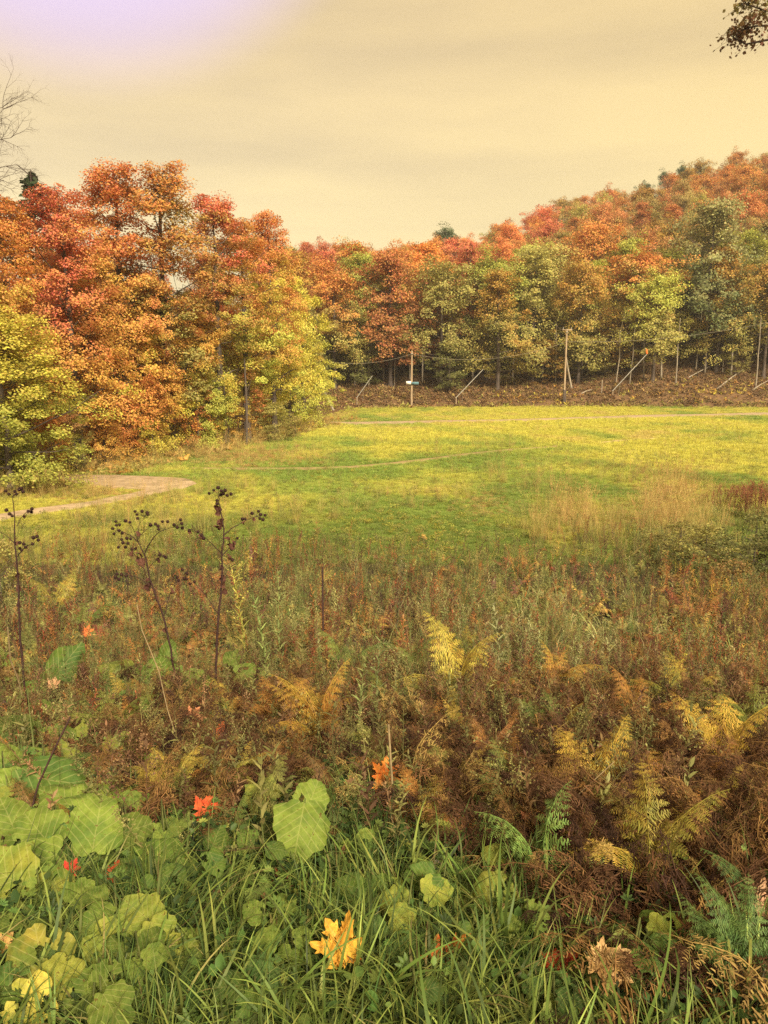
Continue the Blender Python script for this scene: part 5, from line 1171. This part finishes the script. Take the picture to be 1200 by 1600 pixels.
F_LIST = [(840, 1435, 160, 4, FG, FG * 1.5, 'bright green fern right of the middle grass'), (1012, 1425, 150, 4, FYG, FY, 'tall green fern with yellow upper leaflets among brown ferns'), (925, 1290, 130, 3, FY, FY * 1.1, 'golden fern standing on the brown mass right of the middle'),
 (1010, 1285, 110, 4, FYG, FO, 'fern with orange-tipped fronds right of the golden one'), (1120, 1240, 130, 4, FY, FY * 1.15, 'yellow fern with spread comb-like fronds near the right edge'), (1175, 1200, 110, 4, FYG, FYG, 'dull green fern at the right picture edge'),
 (720, 1110, 120, 6, FY, YL, 'bright yellow fern above the middle of the foreground'), (715, 1060, 70, 3, FYG, FY, 'green-yellow fern tip behind the bright yellow fern'), (540, 1070, 80, 3, FYG, FG, 'pale green fern tip left of the dark hollow'),
 (500, 1185, 115, 9, FO, FY, 'orange-gold fern clump above the big green leaf'), (430, 1160, 95, 7, FO, FO * .9, 'faded orange fern left of the orange-gold clump'), (275, 1280, 80, 4, FYG, FY, 'low yellow-green fern left of the red leaf'), (365, 1270, 80, 5, FYG, FY, 'feathery yellow-green fern right of the red leaf'),
 (850, 1110, 90, 4, FO, FY, 'amber fern in the weeds right of the bright yellow fern'), (860, 1180, 90, 3, FYG, FG, 'green fern spire behind the golden fern'), (1060, 1130, 90, 3, FYG, FY, 'narrow yellow-green fern in the right weeds'), (990, 1150, 80, 4, FO, FO, 'rusty fern in the right weeds'),
 (180, 1170, 80, 4, FYG, FYG, 'soft green fern in the left herbs'), (1150, 1600, 130, 4, FDG, FG, 'dark green fern in the lower right corner'), (1190, 1520, 120, 3, FDG, FG, 'feathery dark green fern at the right edge low down'), (1110, 1590, 90, 4, FG, FG, 'small bluish fern beside the corner fern'),
 (90, 970, 60, 3, FY, FYG, 'small golden fern in the weeds by the left burr stalk'), (135, 1000, 55, 3, FYG, FG, 'slim green fern in the left weeds'), (1150, 960, 60, 4, FO, FY, 'amber fern at the right side of the weeds'), (1090, 985, 50, 4, RUST, FO, 'reddish fern at the right side of the weeds'),
 (600, 1130, 80, 3, FG, FYG, 'green fern beside the tall weed in the middle'), (760, 1230, 80, 3, FO, RUST, 'bent rusty fern over the dark brown mass'), (650, 1065, 60, 3, FG, FYG, 'pale fern just left of the bright yellow one'), (960, 1370, 80, 3, FY, FO, 'half withered fern over the brown mass')]
for i, (u, v, s_, n, t1, t2, lab) in enumerate(F_LIST): fern(lab, u, v, s_, n, t1, t2, 300 + i)
random.seed(99)

# burdock stalks with burrs
def burr_mesh():
    b = MB(); n = 170
    for k in range(n):
        z = 1 - 2 * (k + .5) / n; a = k * 2.39996; r = math.sqrt(1 - z * z); d = np.array([math.cos(a) * r, math.sin(a) * r, z]); e = np.cross(d, [0.3, .2, 1.]); e /= np.linalg.norm(e); f = np.cross(d, e)
        L_ = random.uniform(.013, .0175); w = .0011; tip = d * L_ + e * random.uniform(-.002, .002)
        b.add([d * .008 + e * w, d * .008 + f * w, d * .008 - (e + f) * .7 * w, tip], [[0, 1, 3], [1, 2, 3], [2, 0, 3]])
    lat = []
    for i in range(7):
        th = math.pi * i / 6
        for j in range(10): lat.append([.0098 * math.sin(th) * math.cos(j * .6283), .0098 * math.sin(th) * math.sin(j * .6283), .0098 * math.cos(th)])
    b.add(lat, [[i * 10 + j, i * 10 + (j + 1) % 10, (i + 1) * 10 + (j + 1) % 10, (i + 1) * 10 + j] for i in range(6) for j in range(10)])
    return b.mesh('burr', M_burr)
BURR = burr_mesh()
DRYLEAF = [leaf_mesh('dry_leaf', 'heart', 60 + k, M_dead, cup=.9, wave=.3, curl=.9, rings=4) for k in range(2)]
def stalk(label, y0, stems, burrs, dry, root_px):
    g = G(*root_px); yy = y0; e_loc = np.array([P(root_px[0], root_px[1], yy)[0], yy, H(P(root_px[0], root_px[1], yy)[0], yy)]); e = thing('burdock_stalk', label, 'dead plant', e_loc, 0, 'dead burdock stalks')
    rr = random.Random(root_px[0]); dep = {}
    def W(u, v, k): return P(u, v, yy + k) - e_loc
    for i, (pts_, r0, r1, slope) in enumerate(stems):
        n = len(pts_); q = np.array([W(u, v, slope * j / max(1, n - 1)) for j, (u, v) in enumerate(pts_)])
        if i == 0: q = np.vstack([[q[0][0], q[0][1], -.05], q])
        t = np.linspace(0, len(q) - 1, (len(q) - 1) * 3 + 1); qq = np.column_stack([np.interp(t, range(len(q)), q[:, k]) for k in range(3)])
        for _ in range(2): qq[1:-1] = (qq[:-2] + 2 * qq[1:-1] + qq[2:]) / 4
        qq[1:-1] += np.array([[rr.gauss(0, .0025) for _ in range(3)] for _ in range(len(qq) - 2)])
        b = MB(); b.tube(qq, np.linspace(r0, r1, len(qq)), 6); obj('stem' if i == 0 else 'branch', b.mesh('stem', M_stalk, True), e)
    for j, (u, v, d) in enumerate(burrs):
        c = W(u, v, d + rr.uniform(-.05, .05)); o = obj('burr', BURR, e, c, (rr.uniform(0, 3), rr.uniform(0, 3), 0), rr.uniform(.95, 1.25))
        near = min(((abs(uu - u) + abs(vv - v), uu, vv, sl * jj / max(1, len(ps) - 1)) for ps, _, _, sl in stems for jj, (uu, vv) in enumerate(ps)), default=None)
        if near and near[0] > 4:
            a = W(near[1], near[2], near[3]); b = MB(); b.tube([a, (a + c) / 2 + [0, 0, .006], c], [.0016, .0013, .001], 4, cap=False); obj('twig', b.mesh('twig', M_stalk), e)
    for (u, v, s_) in dry:
        c = W(u, v, rr.uniform(0, .05)); o = obj('withered_leaf', DRYLEAF[rr.randrange(2)], e, c, (rr.uniform(1, 2.2), rr.uniform(-.6, .6), rr.uniform(0, 6)), s_ * .62 * yy / FPX, C(.07, .03, .025), C(.13, .06, .04))
    return e
def RB(pts_, d): return [(u, v, d) for u, v in pts_]
stalk('branching dead burdock with many burrs, left of the tallest one', 6.2, [
  ([(276, 1085), (274, 1055), (262, 992), (255, 960), (240, 925), (231, 890), (226, 867)], .010, .006, 0),
  ([(226, 867), (216, 847), (204, 836), (191, 831), (184, 828)], .005, .002, .15), ([(216, 847), (212, 834), (206, 822), (199, 816)], .003, .0015, -.1), ([(216, 847), (215, 830), (218, 818), (226, 808)], .003, .0015, .1),
  ([(226, 867), (232, 850), (243, 836), (258, 827), (271, 824)], .005, .002, -.15), ([(216, 842), (221, 834), (230, 827), (238, 822)], .003, .0015, .2), ([(237, 918), (228, 910), (218, 903), (203, 899), (190, 899)], .004, .0018, -.1),
  ([(226, 892), (220, 882), (214, 873), (206, 860), (200, 848)], .004, .0018, .1), ([(257, 962), (262, 940), (267, 925), (277, 910), (290, 902)], .004, .0018, .1), ([(232, 888), (240, 878), (250, 870), (256, 868)], .003, .0015, -.1)],
  RB([(176, 826), (178, 834), (182, 821), (187, 820), (186, 829), (181, 815), (196, 814), (203, 816), (191, 833)], .15) + RB([(211, 799), (222, 799), (230, 801), (214, 804), (231, 804), (215, 810)], .1) + RB([(247, 822), (248, 827), (254, 815), (262, 815), (272, 820), (282, 812), (284, 818), (285, 825), (277, 824), (235, 820), (243, 819)], -.15)
  + RB([(180, 902), (186, 905), (190, 898), (197, 900), (183, 897)], -.1) + RB([(192, 848), (200, 849), (204, 842), (196, 855), (185, 855), (206, 858), (212, 857), (198, 841), (190, 843)], .1) + RB([(277, 902), (285, 890), (292, 896), (292, 905), (297, 912), (304, 909), (288, 904), (279, 907)], .1) + RB([(250, 867), (256, 869), (246, 874), (259, 871)], -.1),
  [(218, 868, 20), (222, 880, 22), (215, 874, 18), (233, 918, 24), (230, 908, 16), (207, 866, 16), (216, 835, 14), (247, 876, 14), (268, 925, 18), (272, 915, 14), (258, 985, 16)], (276, 1100))
stalk('tallest dead burdock stalk with a round burr cluster on top', 6.1, [
  ([(337, 1060), (339, 1005), (341, 960), (345, 930), (347, 890), (347, 865), (350, 837), (347, 807), (343, 787), (342, 776)], .012, .0035, 0),
  ([(350, 837), (358, 829), (367, 822), (385, 812), (400, 807)], .005, .002, .12), ([(346, 865), (338, 857), (328, 847), (320, 840), (307, 831), (292, 826)], .004, .0018, -.15), ([(341, 960), (336, 952), (330, 942), (317, 925), (305, 912)], .004, .002, .1), ([(347, 868), (356, 858), (366, 848), (371, 842)], .004, .0018, .15)],
  RB([(327, 771), (334, 766), (341, 762), (346, 767), (352, 766), (345, 773), (355, 774), (361, 772), (339, 782), (339, 787), (349, 771)], 0) + RB([(394, 802), (404, 799), (407, 804), (406, 810), (414, 805), (411, 812), (379, 811), (383, 811)], .12) + RB([(309, 831), (315, 836), (296, 829), (318, 841)], -.12) + RB([(371, 841), (366, 848), (363, 875), (362, 858), (359, 872)], .15),
  [(339, 797, 22), (341, 803, 16), (344, 817, 20), (340, 826, 20), (344, 822, 14), (356, 845, 22), (362, 855, 20), (365, 850, 14), (358, 872, 18), (348, 905, 20), (349, 915, 22), (350, 925, 16), (314, 840, 14), (381, 817, 12), (296, 832, 12), (346, 888, 14), (397, 812, 10)], (337, 1075))
stalk('dead burdock stalk with burrs near the left picture edge', 6.0, [
  ([(33, 1010), (31, 976), (29, 930), (27, 880), (24, 860), (22, 848), (24, 820), (22, 795), (20, 776)], .010, .003, 0), ([(26, 822), (32, 812), (40, 801), (47, 797)], .003, .0015, .1), ([(28, 870), (34, 860), (44, 853), (52, 848), (59, 842)], .004, .0018, -.1), ([(22, 848), (12, 838), (0, 831), (-20, 820)], .003, .0015, .1), ([(22, 808), (19, 804), (14, 800)], .002, .001, 0)],
  RB([(14, 772), (23, 768), (30, 765), (36, 768), (9, 767), (26, 772), (33, 763)], 0) + RB([(50, 795), (49, 800), (44, 799), (38, 807)], .1) + RB([(15, 803), (19, 806), (10, 797)], 0) + RB([(52, 840), (58, 838), (60, 844), (51, 850), (37, 850), (31, 848), (31, 857), (40, 855), (34, 860)], -.1),
  [(28, 900, 16), (30, 920, 16), (25, 850, 12), (38, 809, 10), (31, 945, 16)], (33, 1020))
# light dead stems leaning through the weeds, and other single tall stems
for (pts_, y0, r, lab, m_) in (([(300, 1245), (285, 1180), (262, 1110), (248, 1048), (222, 985), (214, 945)], 4.3, .0035, 'long pale straw stem leaning through the left weeds', M_tan), ([(613, 1225), (610, 1180), (607, 1132)], 3.4, .006, 'short pale snapped stem beside the upright orange leaf', M_tan),
        ([(45, 1280), (60, 1225), (85, 1170), (110, 1120)], 3.2, .005, 'reddish brown bare stem in front of the drooping burdock leaf', M_stalk), ([(12, 980), (16, 1030), (28, 1060), (34, 1085)], 4.2, .005, 'bent grey stem near the left edge', M_tan), ([(820, 1400), (870, 1320), (905, 1240), (960, 1190)], 2.9, .0022, 'thin straw arching over the brown ferns', M_tan),
        ([(1060, 1330), (1100, 1370), (1140, 1420), (1180, 1500)], 2.7, .003, 'arched brown stem across the right-hand brown ferns', M_stalk), ([(505, 985), (504, 920), (504, 885)], 6.0, .008, 'dark upright seed stalk in the weeds left of the middle', M_stalk)):
    q = [P(u, v, y0 + .05 * i) for i, (u, v) in enumerate(pts_)]; tag(world_tube('dry_stem', q, r, m_, 5), lab, 'stem', 'single dry stems')
# tall goldenrod in the middle of the foreground
def weed_thing(u, v, vt, label, t1, t2, src, name='goldenrod'):
    g = G(u, v); h = P(u, vt, g[1])[2] - g[2]; zz = max(q.co.z for q in src.vertices); e = thing(name, label, 'weed', g); obj('stem', src, e, scl=h / zz, rot=(0, 0, u), tint=t1, tint2=t2); return e
BIG = [forb('goldenrod', .8, 46, .10, .014, 50, branch=4), forb('goldenrod', .8, 40, .12, .018, 0), forb('goldenrod', .8, 50, .09, .012, 120, branch=10)]
for i, (u, v, vt, lab, t) in enumerate(((582, 1180, 985, 'tall leafy goldenrod in the middle of the foreground', C(.17, .20, .08)), (562, 1190, 1020, 'shorter goldenrod left of the tallest one in the middle', C(.2, .22, .08)), (615, 1150, 1000, 'leafy goldenrod right of the tallest one in the middle', C(.2, .2, .08)),
        (440, 1060, 890, 'green goldenrod right of the tallest burr stalk', C(.20, .23, .08)), (415, 1080, 930, 'broad-leaved weed right of the tallest burr stalk', C(.2, .25, .08)), (385, 1060, 860, 'yellowing goldenrod touching the tallest burr stalk', C(.36, .34, .08)), (470, 1085, 930, 'slim goldenrod in the weeds left of the middle', C(.22, .2, .08)),
        (780, 1080, 940, 'grey-green goldenrod in the middle weeds', C(.24, .24, .12)), (620, 1010, 860, 'dark upright weed at the meadow edge', C(.12, .11, .06)), (560, 960, 850, 'dark weed left of another at the meadow edge', C(.12, .12, .06)))):
    weed_thing(u, v, vt, lab, t, t * 1.4, BIG[i % 3])
# dock and shrubs at the right
def docks():
    me = forb('dock', 1.0, 40, .14, .03, 420, M_dead, .1, 18)
    for i, (u, v, vt) in enumerate(((1195, 815, 752), (1180, 812, 758), (1165, 806, 755), (1150, 802, 760), (1132, 796, 762), (1118, 792, 765), (1104, 790, 768), (1186, 800, 750), (1172, 796, 752), (1156, 790, 752), (1140, 788, 757))):
        g = G(u, v); h = P(u, vt, g[1])[2] - g[2]; e = thing('dock_plant', '%s dark red seeding dock in the clump at the right edge' % ('front', 'second', 'third', 'fourth', 'fifth', 'sixth', 'leftmost', 'rear right', 'rear second', 'rear middle', 'rear left')[i], 'plant', g, 0, 'dark red docks at the right edge')
        for k in range(7): obj('stem', me, e, (random.gauss(0, .22), random.gauss(0, .22), 0), (0, 0, random.uniform(0, 6)), (h * .9, h * .9, h * random.uniform(.7, 1.05)), C(.19, .06, .045), C(.32, .14, .07))
docks()
def low_shrub(label, u, v, vt, w, t1, t2, seed):
    g = G(u, v); h = P(u, vt, g[1])[2] - g[2]; e = thing('shrub', label, 'shrub', g, seed); k = h / 1.0
    obj('stems', SHR[0], e, scl=(k * w, k * w, k)); obj('foliage', SHR[1], e, scl=(k * w, k * w, k), tint=t1, tint2=t2)
SHR = make_tree(141, 1.0, .05, .55, 20, 90, 46, .035, trunk_r=.012, shape='oval', spray_r=.13, name='shrub')
low_shrub('dark green shrub at the right edge below the red docks', 1175, 905, 800, 1.0, DGREEN * 1.3, GREEN, 1)
low_shrub('wide olive shrub left of the dark green one', 1100, 900, 820, 1.1, GREEN * .9, OLIVE * 1.1, 2)
low_shrub('dark bushy weed clump right of the tan grass', 1060, 880, 815, 1.6, GREEN * .8, OLIVE * .8, 7)
low_shrub('broad dark bush at the right edge between docks and amber ferns', 1205, 930, 835, 1.5, DGREEN * 1.5, GREEN * .8, 9)
low_shrub('brownish shrub low at the right weeds', 1140, 960, 880, 1.2, OLIVE * .8, C(.25, .16, .06), 3)
low_shrub('dark low shrub at the left edge by the burr stalk', 5, 960, 850, .8, DGREEN * 1.3, OLIVE, 4)

# ------------------------------------------------------------------ labels that would repeat inside a group: count them off from the left
bpy.context.view_layer.update()
def number_off():
    byl = {}
    for o in sc.objects:
        if o.parent is None and o.get('label') and o.get('group'): byl.setdefault(o['label'], []).append(o)
    W = ['leftmost', 'second from left', 'third from left', 'fourth from left', 'fifth from left', 'sixth from left', 'seventh from left', 'eighth from left', 'ninth from left', 'tenth from left', 'eleventh from left', 'twelfth from left', 'thirteenth from left', 'fourteenth from left', 'fifteenth from left', 'sixteenth from left', 'seventeenth from left', 'eighteenth from left', 'nineteenth from left', 'twentieth from left'] + ['%s from left' % q for q in ('twenty-first', 'twenty-second', 'twenty-third', 'twenty-fourth', 'twenty-fifth', 'twenty-sixth', 'twenty-seventh', 'twenty-eighth', 'twenty-ninth', 'thirtieth', 'thirty-first', 'thirty-second')]
    for lab, os_ in byl.items():
        if len(os_) < 2: continue
        os_.sort(key=lambda o: proj(tuple(o.location))[0])
        for i, o in enumerate(os_):
            if i < len(W): o['label'] = lab + ', ' + W[i]
number_off()
